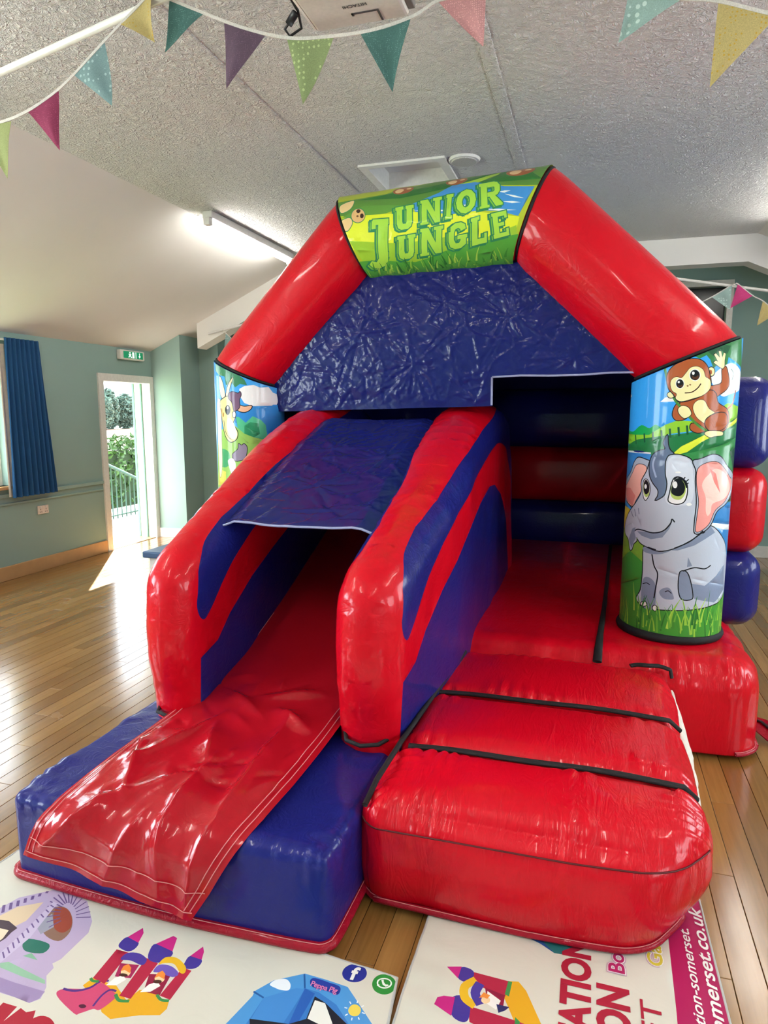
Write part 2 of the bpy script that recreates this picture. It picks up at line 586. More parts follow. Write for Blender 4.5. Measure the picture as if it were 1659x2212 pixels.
# ---- floor: dark bed and individual strips
floor = box('floor', XL, XR, YF, YB, -0.08, -0.012, M_DARK, kind='structure')
def px_of(x, y, z=0.0):
    v = cam.matrix_world.inverted() @ Vector((x, y, z))
    if v.z > -0.05: return None
    return 829.5 + 1450 * v.x / -v.z, 1106 - 1450 * v.y / -v.z, -v.z
bpy.context.view_layer.update()
def under(x, y):
    return (-1.75 < x < -0.75 and 1.75 < y < 6.2) or (-0.75 < x < 0.3 and 2.2 < y < 6.2) or (-2.0 < x < 0.7 and 3.7 < y < 6.2) or (y < 1.6 and -1.6 < x < .35)
cells = []
for row in range(int(math.floor(XL / PW)), int(math.ceil(XR / PW))):
    k0 = int(math.floor((YF + row * .618 * PL) / PL)); k1 = int(math.floor((YB + row * .618 * PL) / PL))
    for k in range(k0, k1 + 1):
        ya = max(YF, k * PL - row * .618 * PL); yb = min(YB, (k + 1) * PL - row * .618 * PL)
        xa = max(XL, row * PW); xb = min(XR, (row + 1) * PW)
        if yb - ya < 0.03 or xb - xa < .02: continue
        sc_ = 0.0
        for f in (.05, .25, .5, .75, .95):
            yy = ya + f * (yb - ya); xx = (xa + xb) / 2
            p = px_of(xx, yy)
            if p and -20 < p[0] < 1680 and -20 < p[1] < 2230 and not under(xx, yy):
                sc_ += 1.0 / p[2] ** 3
        cells.append((sc_ * (yb - ya), xa, xb, ya, yb))
cells.sort(key=lambda c: -c[0])
g_ = 0.0009
def plank_geo(xa, xb, ya, yb):
    b = 0.0012
    xa += g_; xb -= g_; ya += g_; yb -= g_
    V = [(xa, ya, -.012), (xb, ya, -.012), (xb, yb, -.012), (xa, yb, -.012),
         (xa, ya, -b), (xb, ya, -b), (xb, yb, -b), (xa, yb, -b),
         (xa + b, ya + b, 0), (xb - b, ya + b, 0), (xb - b, yb - b, 0), (xa + b, yb - b, 0)]
    F = [(0, 1, 5, 4), (1, 2, 6, 5), (2, 3, 7, 6), (3, 0, 4, 7), (4, 5, 9, 8), (5, 6, 10, 9), (6, 7, 11, 10), (7, 4, 8, 11), (8, 9, 10, 11)]
    return V, F
_share = {}
for s, xa, xb, ya, yb in cells[:300]:
    key = (round(xb - xa, 4), round(yb - ya, 4))
    if key not in _share:
        V, F = plank_geo(0, xb - xa, 0, yb - ya)
        o = mesh('plank', V, F, M_PLANK, floor, False)
        _share[key] = o.data
    else:
        o = bpy.data.objects.new('plank', _share[key]); link(o, floor)
    o.location = (xa, ya, 0)
V, F = [], []
for s, xa, xb, ya, yb in cells[300:]:
    v, f = plank_geo(xa, xb, ya, yb); n0 = len(V)
    V += v; F += [tuple(i + n0 for i in q) for q in f]
mesh('planks', V, F, M_PLANK, floor, False, kind='stuff')

# ---- walls
def wall_with_holes(name, x0, x1, a0, a1, z0, z1, holes, axis, mat):
    """a slab normal to X (axis 'y') or to Y (axis 'x') with rectangular openings"""
    bm = bmesh.new()
    xs = sorted({a0, a1} | {h[0] for h in holes} | {h[1] for h in holes})
    zs = sorted({z0, z1} | {h[2] for h in holes} | {h[3] for h in holes})
    for i in range(len(xs) - 1):
        for j in range(len(zs) - 1):
            cx, cz = (xs[i] + xs[i + 1]) / 2, (zs[j] + zs[j + 1]) / 2
            if any(h[0] < cx < h[1] and h[2] < cz < h[3] for h in holes): continue
            if axis == 'y': bbox(bm, x0, x1, xs[i], xs[i + 1], zs[j], zs[j + 1])
            else: bbox(bm, xs[i], xs[i + 1], x0, x1, zs[j], zs[j + 1])
    bmesh.ops.remove_doubles(bm, verts=bm.verts, dist=1e-5)
    return from_bm(name, bm, mat, kind='structure')
DY0, DY1, DZ = 6.40, 7.28, 1.97                 # door opening
WIN_L = [(-1.95, -0.45), (0.45, 1.95), (3.55, 5.05)]
wall_with_holes('wall_left', XL - .22, XL, YF, YB, -.3, ZW + .1, [(DY0, DY1, -.02, DZ)] + [(a, b, .9, 2.18) for a, b in WIN_L], 'y', M_WALL)
WIN_R = [(-1.95, -0.45), (0.85, 2.35), (3.65, 5.15)]
wall_with_holes('wall_right', XR, XR + .22, YF, YB, -.3, ZW + .1, [(a, b, .9, 2.18) for a, b in WIN_R], 'y', M_WALL)
wall_with_holes('wall_back', YB, YB + .2, XL - .2, XR + .2, -.3, 3.5, [(.75, 1.32, 2.35, 2.93)], 'x', M_WALL)
WIN_F = []
wall_with_holes('wall_front', YF - .2, YF, XL - .2, XR + .2, -.3, 3.5, [(a, b, 1.0, 2.5) for a, b in WIN_F], 'x', M_WALL)
# windows of the side walls and the rear end: white frames with glass
M_GLASS = NT('window_glass')
M_GLASS.b.inputs['Base Color'].default_value = (1, 1, 1, 1)
M_GLASS.b.inputs['Roughness'].default_value = 0.0
M_GLASS.b.inputs['Transmission Weight'].default_value = 1.0
M_GLASS.b.inputs['IOR'].default_value = 1.02
M_GLASS.b.inputs['Alpha'].default_value = 0.25
M_GLASS = M_GLASS.m
_wn = 0
def window(axis, p0, p1, a, b, z0, z1):
    global _wn
    _wn += 1
    bm = bmesh.new()
    w = .06; pm = (p0 + p1) / 2
    def bb(q0, q1, zz0, zz1):
        if axis == 'y': bbox(bm, pm - .03, pm + .03, q0, q1, zz0, zz1)
        else: bbox(bm, q0, q1, pm - .03, pm + .03, zz0, zz1)
    bb(a, a + w, z0, z1); bb(b - w, b, z0, z1); bb(a + w, b - w, z0, z0 + w); bb(a + w, b - w, z1 - w, z1)
    bb((a + b) / 2 - .025, (a + b) / 2 + .025, z0 + w, z1 - w)
    o = from_bm('window_%d' % _wn, bm, M_WHITE, kind='structure')
    for q0, q1 in ((a + w, (a + b) / 2 - .025), ((a + b) / 2 + .025, b - w)):
        if axis == 'y': box('pane', pm - .004, pm + .004, q0, q1, z0 + w, z1 - w, M_GLASS, o)
        else: box('pane', q0, q1, pm - .004, pm + .004, z0 + w, z1 - w, M_GLASS, o)
    if axis == 'y':
        s = 1 if p1 <= XL + .01 else -1
        xi = XL if s > 0 else XR
        box('window_sill', min(xi - .1 * s, xi + .05 * s), max(xi - .1 * s, xi + .05 * s), a - .03, b + .03, z0 - .03, z0, M_PINE if s > 0 else M_WHITE, o, .004)
    return o
for a, b in WIN_L: window('y', XL - .22, XL, a, b, .9, 2.18)
for a, b in WIN_R: window('y', XR, XR + .22, a, b, .9, 2.18)
for a, b in WIN_F: window('x', YF - .2, YF, a, b, 1.0, 2.5)
# small high window in the back wall, the darkness beyond painted onto its pane
wb = bmesh.new()
for q in ((.69, .75, 2.29, 2.99), (1.32, 1.38, 2.29, 2.99)): bbox(wb, q[0], q[1], YB - .03, YB + .02, q[2], q[3])
for q in ((.75, 1.32, 2.93, 2.99), (.75, 1.32, 2.29, 2.35)): bbox(wb, q[0], q[1], YB - .03, YB + .02, q[2], q[3])
w_ = from_bm('window_7', wb, M_WHITE, kind='structure')
box('pane', .75, 1.32, YB + .09, YB + .1, 2.35, 2.93, plain('dark_opening_pane', '#0c0e10', 0.25), w_)
box('backing', .70, 1.37, YB + .2, YB + .24, 2.3, 2.98, M_DARK, w_)

# ---- ceiling: flat middle, sloping sides, cover strips over the board joints
HX0, HX1, HY0, HY1 = -1.55, -1.04, 4.62, 5.14   # loft hatch opening
bm = bmesh.new()
for q in ((FXL, HX0, YF - .2, YB + .2), (HX1, FXR, YF - .2, YB + .2), (HX0, HX1, YF - .2, HY0), (HX0, HX1, HY1, YB + .2)):
    bbox(bm, q[0], q[1], q[2], q[3], ZC, ZC + .12)
ceil_ = from_bm('ceiling', bm, M_CEIL, kind='structure')
def slope_panel(name, xa, za, xb, zb):
    V = [(xa, YF - .2, za), (xb, YF - .2, zb), (xb, YB + .2, zb), (xa, YB + .2, za)]
    V += [(x, y, z + .12) for x, y, z in V]
    F = [(0, 1, 2, 3), (7, 6, 5, 4), (0, 4, 5, 1), (1, 5, 6, 2), (2, 6, 7, 3), (3, 7, 4, 0)]
    return mesh(name, V, F, M_SLOPE, ceil_, False)
slope_panel('sloping_panel', XL - .22, ZW - .22 * .455, FXL, ZC)
slope_panel('sloping_panel', XR + .22, ZW - .22 * .455, FXR, ZC)
for x in (-1.80, -0.54):
    bm = bmesh.new()
    bbox(bm, x - .035, x + .035, YF, 7.3, ZC - .006, ZC + .01, .003)
    from_bm('cover_strip', bm, M_CEIL, ceil_, True)
# loft hatch with its raised frame
bm = bmesh.new()
for q in ((HX0 - .045, HX0 + .012, HY0 - .045, HY1 + .045), (HX1 - .012, HX1 + .045, HY0 - .045, HY1 + .045), (HX0 + .012, HX1 - .012, HY0 - .045, HY0 + .012), (HX0 + .012, HX1 - .012, HY1 - .012, HY1 + .045)):
    bbox(bm, q[0], q[1], q[2], q[3], ZC - .014, ZC)
for q in ((HX0, HX0 + .012, HY0, HY1), (HX1 - .012, HX1, HY0, HY1), (HX0 + .012, HX1 - .012, HY0, HY0 + .012), (HX0 + .012, HX1 - .012, HY1 - .012, HY1)):
    bbox(bm, q[0], q[1], q[2], q[3], ZC, ZC + .12)
hatch = empty('loft_hatch', (-1.3, 4.88, ZC), 'square white loft hatch in the textured ceiling above the arch', 'hatch')
from_bm('frame', bm, M_WHITE, hatch)
box('hatch_panel', HX0, HX1, HY0, HY1, ZC + .12, ZC + .14, M_SLOPE, hatch)
# round ceiling speaker
def disc_data(cx, cy, z0, z1, r0, r1, n=36):
    V = []; F = []
    for z, r in ((z0, r0), (z1, r1)):
        V += [(cx + r * math.cos(2 * PI * k / n), cy + r * math.sin(2 * PI * k / n), z) for k in range(n)]
    F = [(k, (k + 1) % n, n + (k + 1) % n, n + k) for k in range(n)]
    F += [tuple(range(n))[::-1], tuple(range(n, 2 * n))]
    return V, F
spk = empty('ceiling_speaker', (-.885, 4.68, ZC), 'round pale grille flush in the ceiling beside the loft hatch', 'speaker')
mesh('rim', *disc_data(-.885, 4.68, ZC - .014, ZC + .002, .098, .108), M_WHITE, spk, False)
def mat_grille():
    m = NT('speaker_grille'); v = m.coord('Object', (1, 1, 1))
    vo = m.n('ShaderNodeTexVoronoi'); vo.inputs['Scale'].default_value = 160; vo.inputs['Randomness'].default_value = 0.1
    m.l(v, vo.inputs['Vector'])
    m.l(m.ramp(vo.outputs['Distance'], [(.25, lin('#8d8a84')), (.5, lin('#c9c6c0'))]), m.b.inputs['Base Color'])
    return m.m
mesh('grille', *disc_data(-.885, 4.68, ZC - .020, ZC - .012, .080, .084), mat_grille(), spk, False)

# boxed truss across the hall at the far end and the pier under it
TY0, TY1 = 7.32, 7.52
prof_top = [(XL, ZW - .02), (FXL, ZC), (FXR, ZC), (XR, ZW - .02)]
bm = bmesh.new()
sec = [((-4.62, 2.64), (-4.62, 2.36)), ((FXL, ZC + .01), (FXL + .06, ZC - .25)), ((FXR, ZC + .01), (FXR - .06, ZC - .25)), ((2.72, 2.64), (2.72, 2.36))]
rings = []
for (tx, tz), (bx, bz) in sec:
    rings.append([bm.verts.new(p) for p in ((tx, TY0, tz + .02), (tx, TY1, tz + .02), (bx, TY1, bz), (bx, TY0, bz))])
for a, b in zip(rings, rings[1:]):
    for k in range(4): bm.faces.new((a[k], a[(k + 1) % 4], b[(k + 1) % 4], b[k]))
bm.faces.new(rings[0]); bm.faces.new(rings[-1][::-1])
from_bm('ceiling_beam', bm, M_SLOPE, kind='structure')
def pier(name, xa, xb):
    s = 1 if xa < 0 else -1
    zt = lambda x: (ZW + (x - XL) * .455 if s > 0 else ZW + (XR - x) * .455)
    xs = sorted((xa, xb))
    V = [(x, y, z) for y in (7.33, YB) for x, z in ((xs[0], -.02), (xs[1], -.02), (xs[1], zt(xs[1]) + .02), (xs[0], zt(xs[0]) + .02))]
    F = [(0, 1, 2, 3), (7, 6, 5, 4), (0, 4, 5, 1), (1, 5, 6, 2), (2, 6, 7, 3), (3, 7, 4, 0)]
    return mesh(name, V, F, M_WALL, None, False, kind='structure')
pier('wall_pier_left', XL, -4.88)
pier('wall_pier_right', XR, 2.98)
box('wall_recess', -4.88, -4.60, 7.75, YB, -.02, 2.6, M_WALL, kind='structure')

# skirting, dado rail
def rail(name, y0, y1, z0, z1, d, mat):
    return box(name, XL - .005, XL + d, y0, y1, z0, z1, mat, kind='structure', bev=.004)
rail('baseboard_left', YF, DY0 - .07, 0, .135, .022, M_PINE)
rail('trim_1', YF, DY0 - .07, .79, .825, .022, M_WALL)
rail('trim_2', YF, DY0 - .07, .715, .735, .014, M_WALL)
box('baseboard_back', -4.6, XR, YB - .02, YB + .005, 0, .13, M_WHITE, kind='structure', bev=.004)
box('baseboard_right', XR - .022, XR + .005, YF, 7.3, 0, .13, M_PINE, kind='structure', bev=.004)
box('baseboard_pier', XL + .02, -4.88, 7.31, 7.33, 0, .12, M_WHITE, kind='structure', bev=.004)

# ---- door: white lining, leaf folded back outside, threshold
bm = bmesh.new()
bbox(bm, XL - .235, XL + .02, DY0 - .06, DY0 + .025, -.01, DZ + .06)
bbox(bm, XL - .235, XL + .02, DY1 - .025, DY1 + .05, -.01, DZ + .06)
bbox(bm, XL - .235, XL + .02, DY0 + .025, DY1 - .025, DZ - .025, DZ + .06)
door = from_bm('door_1', bm, M_WHITE, kind='structure')
box('threshold', XL - .24, XL, DY0, DY1, -.02, .006, M_PINE, door)
M_DOORG = plain('green_door_edge', '#5f8f78', 0.4)
for nm, q, mt in (('door_leaf', (XL - .29, XL - .25, DY1 + .06, DY1 + .93, .02, DZ - .02), M_DOORG), ('door_facing', (XL - .296, XL - .290, DY1 + .07, DY1 + .92, .03, DZ - .03), M_WHITE),
                  ('door_stop', (XL - .12, XL - .10, DY1 - .045, DY1 - .02, 0, DZ - .02), M_DOORG), ('door_stop', (XL - .245, XL - .215, DY1 - .035, DY1 - .02, 0, DZ - .02), M_DOORG)):
    o_ = box(nm, *q, mt, door, .002)

# ------------------------------------------------------------------ flat print on the vinyl panels (millimetres on each sheet)
PRINT_RIGHT = [('p','#2f6f3c',0,[(-4,1880),(37,1895),(96,1920),(261,1970),(327,1837),(328,1805),(222,1831),(169,1850),(160,1798),(125,1833),(94,1797),(76,1838),(59,1858),(31,1843),(7,1854)]),('p','#1f4f33',0,[(47,1895),(119,1910),(178,1902),(160,1865),(121,1880),(90,1853),(63,1874)]),('S','#1d3a2a',5,[(-64,1867),(-22,1868),(5,1880),(46,1910),(124,1916),(227,1941)]),('P','#dfe6ea',0,[(152,1813),(214,1820),(328,1772),(328,1712),(204,1683),(145,1672),(94,1729),(86,1760)]),('S','#44605a',5,[(190,1798),(210,1778),(205,1746)]),('p','#eef4f8',0,[(-124,1646),(-102,1667),(-68,1672),(-57,1648)]),('p','#eef4f8',0,[(-381,1708),(-382,1690),(-331,1678),(-381,1672)]),('P','#12954a',0,[(-381,1504),(-286,1501),(-221,1534),(-171,1521),(-137,1538),(-103,1500),(-180,1454),(-381,1462)]),('p','#7fb52c',0,[(-381,1486),(-261,1485),(-169,1488),(-95,1538),(-42,1560),(20,1555),(184,1640),(327,1625),(325,1603),(325,1554),(72,1518),(-72,1495),(-155,1449),(-239,1451),(-277,1427),(-381,1439)]),('p','#1d6b3a',0,[(-381,1421),(-240,1463),(-72,1490),(72,1513),(325,1581),(324,1344),(-381,1385)]),('S','#124a30',9,[(-261,1485),(-252,1439)]),('S','#124a30',9,[(-199,1494),(-193,1450)]),('S','#124a30',9,[(-152,1503),(-147,1460)]),('S','#124a30',9,[(-111,1512),(-106,1469)]),('S','#124a30',9,[(-74,1520),(-69,1477)]),('S','#124a30',9,[(-38,1528),(-33,1485)]),('S','#124a30',9,[(-3,1536),(2,1493)]),('S','#124a30',9,[(33,1544),(38,1501)]),('S','#124a30',9,[(70,1551),(75,1509)]),('p','#c3cf38',0,[(-52,1404),(-21,1437),(74,1492),(179,1539),(326,1573),(326,1559),(160,1512),(65,1460),(5,1411),(-28,1399)]),('p','#2f7a3f',0,[(-77,1384),(52,1416),(326,1480),(326,1127),(211,1147),(46,1222)]),('p','#173f2c',0,[(229,1413),(327,1429),(326,1167),(226,1171),(328,1267)]),('p','#2f76b5',0,[(-380,1424),(-356,1399),(-155,1395),(-105,1234),(-381,1160),(-380,1316)]),('p','#e4eef4',0,[(-349,1402),(-155,1403),(-155,1396),(-346,1393)]),('p','#2e74b0',0,[(164,1170),(326,1162),(325,910),(213,924),(126,1062)]),('p','#cfe2ec',0,[(136,1074),(328,1047),(327,1021),(226,1034),(137,1059)]),('p','#c7b93e',0,[(-380,1110),(-228,1102),(-169,1002),(-162,899),(-380,906)]),('p','#73a135',0,[(-380,984),(-247,1042),(-154,953),(-149,776),(-380,681)]),('p','#3f8a34',0,[(-379,822),(-251,892),(-153,849),(326,740),(325,421),(-380,337)]),('P','#a9b1bf',5,[(-159,937),(-162,847),(-161,795),(-167,709),(-188,661),(-153,627),(-99,628),(-35,634),(83,647),(173,661),(251,679),(328,736),(328,842),(268,942),(222,994),(137,1057),(59,1023),(-26,944),(-87,922)]),('P','#76839b',0,[(-164,930),(-88,927),(-34,936),(-73,911),(-125,903),(-160,908)]),('P','#76839b',0,[(-157,769),(-123,781),(-94,745),(-94,630),(-151,627),(-163,688)]),('P','#76839b',0,[(-59,740),(-32,744),(-12,705),(-16,689),(-56,689),(-76,717)]),('p','#76839b',0,[(61,775),(127,763),(194,808),(264,854),(292,723),(194,673),(80,698)]),('P','#76839b',5,[(8,819),(20,835),(39,826),(55,786),(69,724),(66,698),(24,697),(8,747)]),('p','#76839b',0,[(39,905),(60,862),(37,856)]),('S','#10131a',6,[(20,835),(70,854),(121,848),(154,864)]),('S','#10131a',6,[(-120,902),(-107,847),(-88,808),(-92,745),(-98,681)]),('S','#10131a',4,[(-158,743),(-137,752),(-121,745)]),('S','#10131a',4,[(-51,723),(-36,730),(-22,719)]),('P','#e9e7dc',4,[(-131,645),(-135,651),(-142,653),(-151,651),(-159,645),(-162,638),(-158,633),(-150,631),(-141,633),(-134,638)]),('P','#e9e7dc',4,[(-82,635),(-84,642),(-89,645),(-95,644),(-99,639),(-101,631),(-98,624),(-93,620),(-87,621),(-83,627)]),('p','#76839b',0,[(137,1057),(165,1025),(110,993),(63,963),(-8,935),(-34,933),(25,982),(35,1043),(63,1028),(97,1033)]),('P','#99a2b1',5,[(-158,1355),(-181,1366),(-227,1373),(-258,1348),(-294,1288),(-382,1237),(-381,1212),(-382,1160),(-299,1134),(-254,1120),(-239,1148),(-201,1215),(-193,1272),(-172,1314)]),('P','#f0a093',3,[(-217,1341),(-179,1334),(-174,1304),(-192,1267),(-198,1210),(-232,1154),(-254,1125),(-316,1143),(-382,1204),(-324,1235),(-271,1290),(-247,1328)]),('p','#c97a72',0,[(-382,1204),(-284,1215),(-234,1180),(-254,1125),(-316,1143)]),('P','#a9b1bf',5,[(-254,1117),(-291,1077),(-331,1017),(-322,975),(-276,951),(-256,902),(-239,905),(-229,934),(-209,954),(-210,972),(-183,948),(-142,934),(-88,924),(-26,944),(43,988),(87,1023),(106,1043),(77,1172),(50,1310),(33,1358),(14,1382),(-25,1396),(-60,1397),(-115,1405),(-144,1391),(-158,1355),(-171,1309),(-198,1256),(-194,1205),(-224,1150)]),('P','#bcc3ce',0,[(-72,1370),(-51,1388),(-8,1387),(24,1363),(36,1310),(44,1221),(27,1162),(-60,1158),(-79,1216),(-78,1315)]),('P','#99a2b1',5,[(33,1368),(63,1378),(121,1399),(169,1386),(220,1340),(328,1283),(328,1227),(237,1165),(168,1130),(137,1067),(102,1033),(63,1023),(58,1073),(61,1172),(50,1271),(49,1324)]),('P','#ec8e87',3,[(57,1334),(103,1363),(152,1362),(204,1326),(250,1289),(284,1271),(280,1231),(216,1171),(157,1135),(128,1072),(96,1041),(67,1031),(65,1073),(70,1172),(55,1261)]),('P','#f4b9ae',0,[(89,1285),(107,1305),(137,1333),(190,1317),(241,1274),(263,1228),(214,1187),(140,1166),(132,1127),(117,1107),(105,1133),(100,1197),(79,1251)]),('p','#d4766f',0,[(110,1334),(145,1309),(180,1214),(137,1270)]),('P','#55657f',5,[(-88,1423),(-97,1452),(-83,1489),(-78,1448),(-68,1419),(-52,1402),(-73,1394),(-85,1364),(-84,1305),(-74,1256),(-80,1206),(-98,1185),(-118,1173),(-108,1194),(-109,1224),(-136,1257),(-154,1295),(-157,1350),(-144,1391),(-116,1412)]),('S','#8a98b3',9,[(-133,1382),(-141,1341),(-122,1283)]),('P','#ffffff',5,[(-56,1208),(-44,1278),(-19,1289),(8,1265),(15,1221),(5,1176),(-25,1162),(-58,1173)]),('P','#a3b660',0,[(-54,1213),(-44,1268),(-19,1284),(6,1260),(9,1216),(-9,1185),(-39,1186)]),('P','#10131a',0,[(-52,1223),(-42,1273),(-19,1286),(4,1255),(4,1221),(-14,1200),(-40,1204)]),('P','#ffffff',0,[(-27,1254),(-29,1263),(-34,1269),(-41,1269),(-45,1262),(-47,1253),(-44,1243),(-39,1238),(-33,1238),(-28,1244)]),('S','#10131a',7,[(-44,1278),(-26,1291),(-1,1274),(14,1241)]),('S','#10131a',5,[(-6,1277),(4,1292)]),('S','#10131a',5,[(5,1267),(19,1282)]),('S','#10131a',5,[(9,1258),(20,1265)]),('P','#ffffff',4,[(-185,1206),(-185,1257),(-169,1269),(-152,1240),(-151,1200),(-168,1167),(-180,1181)]),('P','#a3b660',0,[(-183,1206),(-184,1252),(-168,1264),(-153,1240),(-153,1194),(-169,1182)]),('P','#10131a',0,[(-183,1217),(-182,1257),(-169,1266),(-153,1240),(-154,1209),(-170,1195)]),('P','#ffffff',0,[(-166,1235),(-168,1241),(-172,1245),(-176,1245),(-179,1240),(-180,1233),(-178,1226),(-175,1223),(-170,1223),(-167,1228)]),('p','#76839b',0,[(-209,1003),(-158,1009),(-111,1007),(-70,1023),(-41,1066),(-49,1038),(-77,992),(-129,976),(-179,985)]),('S','#10131a',6,[(-231,997),(-210,1012),(-175,1014),(-121,1009),(-75,1025),(-46,1063),(-40,1086),(-28,1072)]),('p','#76839b',0,[(-244,1010),(-221,1022),(-226,993),(-214,968),(-230,939),(-243,910),(-259,933),(-271,952)]),('S','#10131a',5,[(-142,934),(-102,927)]),('S','#10131a',6,[(-23,944),(43,983),(99,1036)]),('S','#55607a',4,[(-266,1097),(-241,1069)]),('S','#55607a',4,[(-236,1112),(-222,1077)]),('S','#55607a',4,[(-208,1121),(-202,1091)]),('P','#d5d9e0',0,[(39,1162),(36,1167),(30,1170),(24,1169),(18,1166),(16,1162),(19,1157),(25,1154),(31,1155),(37,1158)]),('P','#d5d9e0',0,[(-15,1314),(-17,1316),(-24,1318),(-31,1317),(-37,1316),(-39,1313),(-37,1311),(-31,1310),(-23,1310),(-17,1312)]),('S','#9a4f2a',10,[(187,1614),(220,1635),(237,1673),(244,1700)]),('P','#9a4f2a',4,[(59,1708),(100,1719),(140,1735),(137,1797),(160,1803),(185,1735),(169,1703),(121,1671),(90,1640)]),('p','#ecd09a',3,[(128,1802),(104,1817),(92,1825),(102,1833),(114,1828),(92,1861),(100,1866),(121,1846),(113,1877),(125,1875),(133,1846),(140,1870),(150,1865),(147,1834),(149,1808),(140,1797)]),('P','#9a4f2a',4,[(-33,1651),(42,1671),(85,1698),(114,1682),(129,1640),(187,1608),(202,1555),(174,1512),(105,1502),(66,1529),(19,1566),(-16,1603),(-36,1624)]),('P','#ecd09a',2,[(20,1635),(38,1653),(63,1650),(86,1614),(115,1592),(79,1566),(75,1545),(38,1571),(19,1608)]),('P','#9a4f2a',4,[(-42,1645),(-60,1619),(-65,1582),(-47,1560),(-14,1566),(-5,1582),(-35,1598),(-41,1619)]),('P','#9a4f2a',4,[(16,1545),(13,1518),(43,1502),(77,1513),(50,1534)]),('S','#3f7a34',11,[(-120,1844),(-106,1779),(-85,1710),(-57,1651),(-1,1582),(46,1534),(88,1508)]),('P','#9a4f2a',4,[(79,1566),(121,1592),(174,1592),(193,1555),(173,1523),(110,1507),(76,1534)]),('P','#ecd09a',3,[(75,1502),(94,1510),(160,1507),(166,1491),(124,1486),(101,1481),(79,1492)]),('P','#ecd09a',3,[(-43,1614),(-27,1627),(-3,1619),(11,1592),(0,1576),(-19,1571),(-39,1592)]),('P','#ecd09a',4,[(99,1784),(96,1795),(88,1802),(79,1802),(72,1795),(70,1783),(74,1772),(81,1765),(90,1765),(97,1772)]),('P','#9a4f2a',0,[(88,1781),(87,1787),(83,1791),(79,1791),(77,1787),(76,1781),(77,1775),(81,1771),(85,1771),(88,1775)]),('P','#ecd09a',4,[(-63,1679),(-66,1687),(-74,1692),(-83,1692),(-90,1687),(-93,1679),(-89,1671),(-82,1666),(-73,1666),(-66,1671)]),('P','#9a4f2a',4,[(-100,1758),(-89,1795),(-57,1825),(-16,1840),(31,1838),(62,1812),(78,1771),(86,1724),(65,1687),(32,1666),(-19,1648),(-47,1651),(-68,1683),(-90,1710)]),('P','#ecd09a',2,[(-83,1731),(-77,1752),(-58,1762),(-39,1756),(-22,1777),(-4,1802),(24,1807),(49,1791),(61,1760),(82,1745),(85,1708),(56,1677),(13,1661),(-33,1648),(-57,1662),(-54,1683),(-74,1699)]),('P','#f7ead0',0,[(39,1769),(34,1786),(21,1796),(7,1796),(-5,1786),(-8,1770),(-3,1753),(10,1743),(24,1742),(36,1753)]),('P','#10131a',0,[(36,1768),(31,1782),(20,1791),(8,1791),(-1,1783),(-4,1769),(0,1754),(11,1746),(23,1745),(33,1754)]),('P','#4a2c1c',0,[(32,1760),(29,1768),(22,1772),(13,1772),(6,1768),(4,1761),(7,1753),(14,1749),(23,1748),(30,1753)]),('P','#10131a',0,[(28,1773),(25,1781),(18,1786),(11,1786),(5,1782),(3,1774),(6,1766),(12,1761),(20,1761),(26,1765)]),('P','#ffffff',0,[(14,1777),(13,1781),(10,1784),(6,1784),(4,1782),(3,1777),(4,1773),(7,1770),(11,1770),(13,1773)]),('P','#f7ead0',0,[(-25,1731),(-29,1745),(-39,1754),(-51,1754),(-60,1746),(-62,1731),(-58,1717),(-48,1708),(-36,1708),(-27,1717)]),('P','#10131a',0,[(-28,1730),(-32,1742),(-40,1749),(-49,1750),(-56,1742),(-59,1730),(-55,1718),(-47,1711),(-38,1710),(-30,1718)]),('P','#4a2c1c',0,[(-32,1723),(-34,1730),(-39,1734),(-46,1734),(-51,1730),(-52,1724),(-50,1718),(-45,1714),(-38,1714),(-33,1717)]),('P','#10131a',0,[(-34,1733),(-36,1740),(-41,1744),(-47,1744),(-52,1740),(-53,1733),(-51,1727),(-46,1722),(-40,1722),(-35,1726)]),('P','#ffffff',0,[(-44,1737),(-45,1741),(-47,1743),(-50,1743),(-52,1741),(-53,1738),(-52,1734),(-49,1732),(-47,1732),(-45,1734)]),('P','#7a4a2a',0,[(-7,1719),(-8,1721),(-10,1722),(-13,1722),(-15,1721),(-15,1719),(-14,1717),(-12,1716),(-10,1716),(-8,1717)]),('P','#7a4a2a',0,[(3,1724),(2,1726),(0,1727),(-3,1727),(-5,1726),(-5,1724),(-4,1722),(-2,1721),(0,1721),(2,1722)]),('S','#3a1d12',5,[(-21,1687),(7,1690),(30,1708),(43,1729)])]
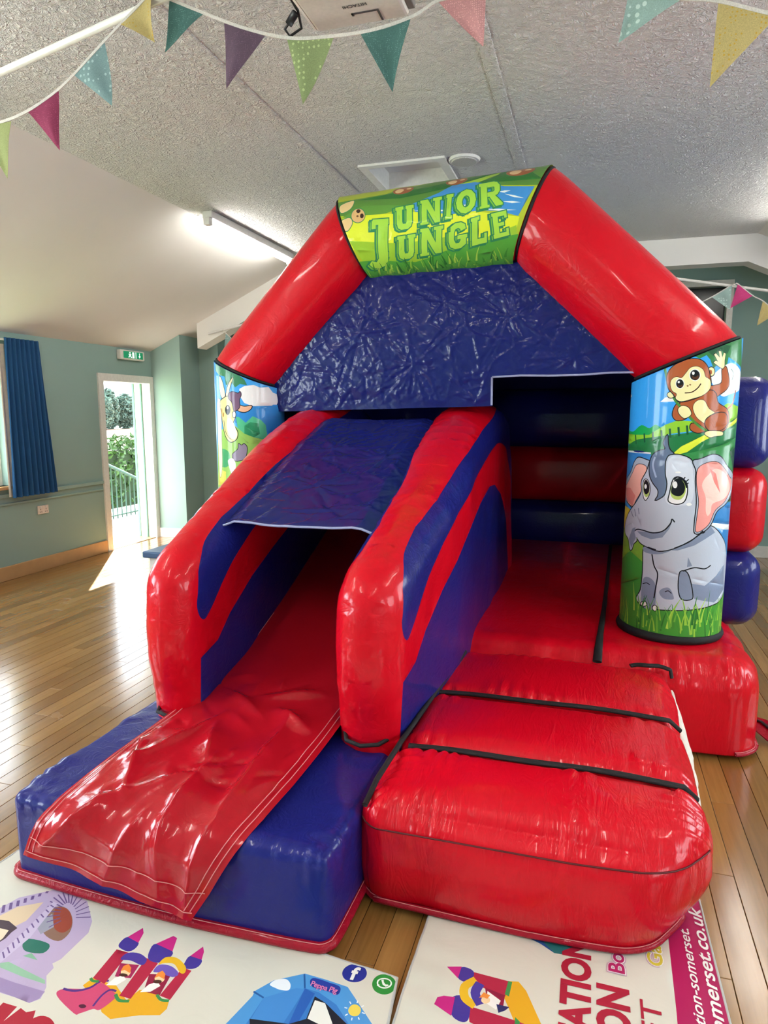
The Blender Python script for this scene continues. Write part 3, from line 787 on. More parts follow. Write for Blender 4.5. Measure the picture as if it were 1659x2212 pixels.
PRINT_LEFT = [('p','#dfe4e8',0,[(46,1735),(76,1752),(131,1759),(169,1744),(225,1748),(256,1715),(308,1703),(367,1682),(364,1645),(253,1642),(237,1629),(174,1628),(115,1635),(73,1652),(49,1691)]),('p','#2f7fc4',0,[(12,1630),(364,1639),(355,1490),(170,1467),(8,1538)]),('p','#4fb083',0,[(19,1569),(37,1569),(78,1534),(121,1573),(168,1551),(199,1520),(215,1403),(100,1406),(33,1468)]),('p','#2f8a5e',0,[(70,1516),(104,1538),(154,1529),(161,1467),(101,1432),(68,1468)]),('p','#8fbd5a',0,[(-130,1483),(12,1516),(68,1468),(126,1445),(216,1426),(207,1131),(-220,1118),(-163,1400)]),('P','#3f9a62',0,[(-120,1366),(-44,1360),(-30,1293),(-67,1260),(-127,1274)]),('p','#c8c356',0,[(-152,1250),(-68,1232),(-72,1150),(-184,1140)]),('P','#8a7f94',4,[(-13,1338),(26,1374),(31,1406),(49,1397),(66,1406),(82,1379),(64,1317),(5,1303)]),('P','#dfe6dd',0,[(-46,1306),(-9,1316),(9,1271),(-13,1203),(-42,1270)]),('p','#3b7a55',0,[(-148,1902),(23,1834),(78,1791),(93,1757),(51,1765),(20,1744),(-2,1774),(-44,1758),(-53,1810),(-106,1821),(-154,1849)]),('P','#e2d6a6',3,[(-143,1649),(-96,1657),(-99,1493),(-105,1267),(-139,1195),(-154,1355)]),('P','#e8dcc0',4,[(-102,1812),(-78,1789),(-59,1732),(-55,1692),(-84,1684),(-103,1737)]),('P','#e6d79c',4,[(-46,1696),(-28,1757),(8,1804),(-21,1731),(-25,1696)]),('P','#d9a687',5,[(34,1639),(73,1630),(115,1635),(106,1613),(72,1598),(34,1609)]),('P','#e6d68e',5,[(-104,1653),(-71,1679),(-30,1692),(-1,1670),(11,1604),(14,1569),(-1,1529),(25,1481),(24,1450),(9,1428),(-25,1418),(-58,1449),(-80,1515),(-90,1582)]),('P','#f2ead2',0,[(-36,1560),(-6,1547),(20,1481),(19,1450),(-5,1432),(-34,1467),(-49,1516)]),('P','#6a4b66',4,[(-24,1709),(5,1718),(37,1709),(50,1718),(55,1700),(44,1670),(43,1626),(11,1604),(2,1635),(-6,1661),(-26,1679)]),('P','#10131a',0,[(-16,1611),(-19,1628),(-29,1639),(-41,1639),(-53,1628),(-58,1611),(-54,1593),(-44,1582),(-31,1582),(-21,1593)]),('P','#ffffff',0,[(-30,1624),(-31,1630),(-35,1633),(-39,1633),(-43,1630),(-44,1624),(-43,1618),(-40,1615),(-36,1615),(-32,1618)]),('P','#e8e8e8',4,[(17,1582),(16,1593),(11,1599),(5,1599),(0,1593),(-2,1582),(0,1572),(4,1566),(10,1566),(15,1572)]),('S','#3a1d12',4,[(-71,1547),(-62,1484),(-35,1445),(-15,1432)]),('P','#a9813e',0,[(-68,1582),(-69,1591),(-73,1596),(-78,1596),(-82,1591),(-84,1582),(-83,1573),(-79,1568),(-74,1568),(-70,1573)]),('P','#a9813e',0,[(-83,1604),(-84,1615),(-87,1621),(-91,1621),(-95,1615),(-97,1604),(-97,1594),(-93,1587),(-89,1587),(-85,1594)])]
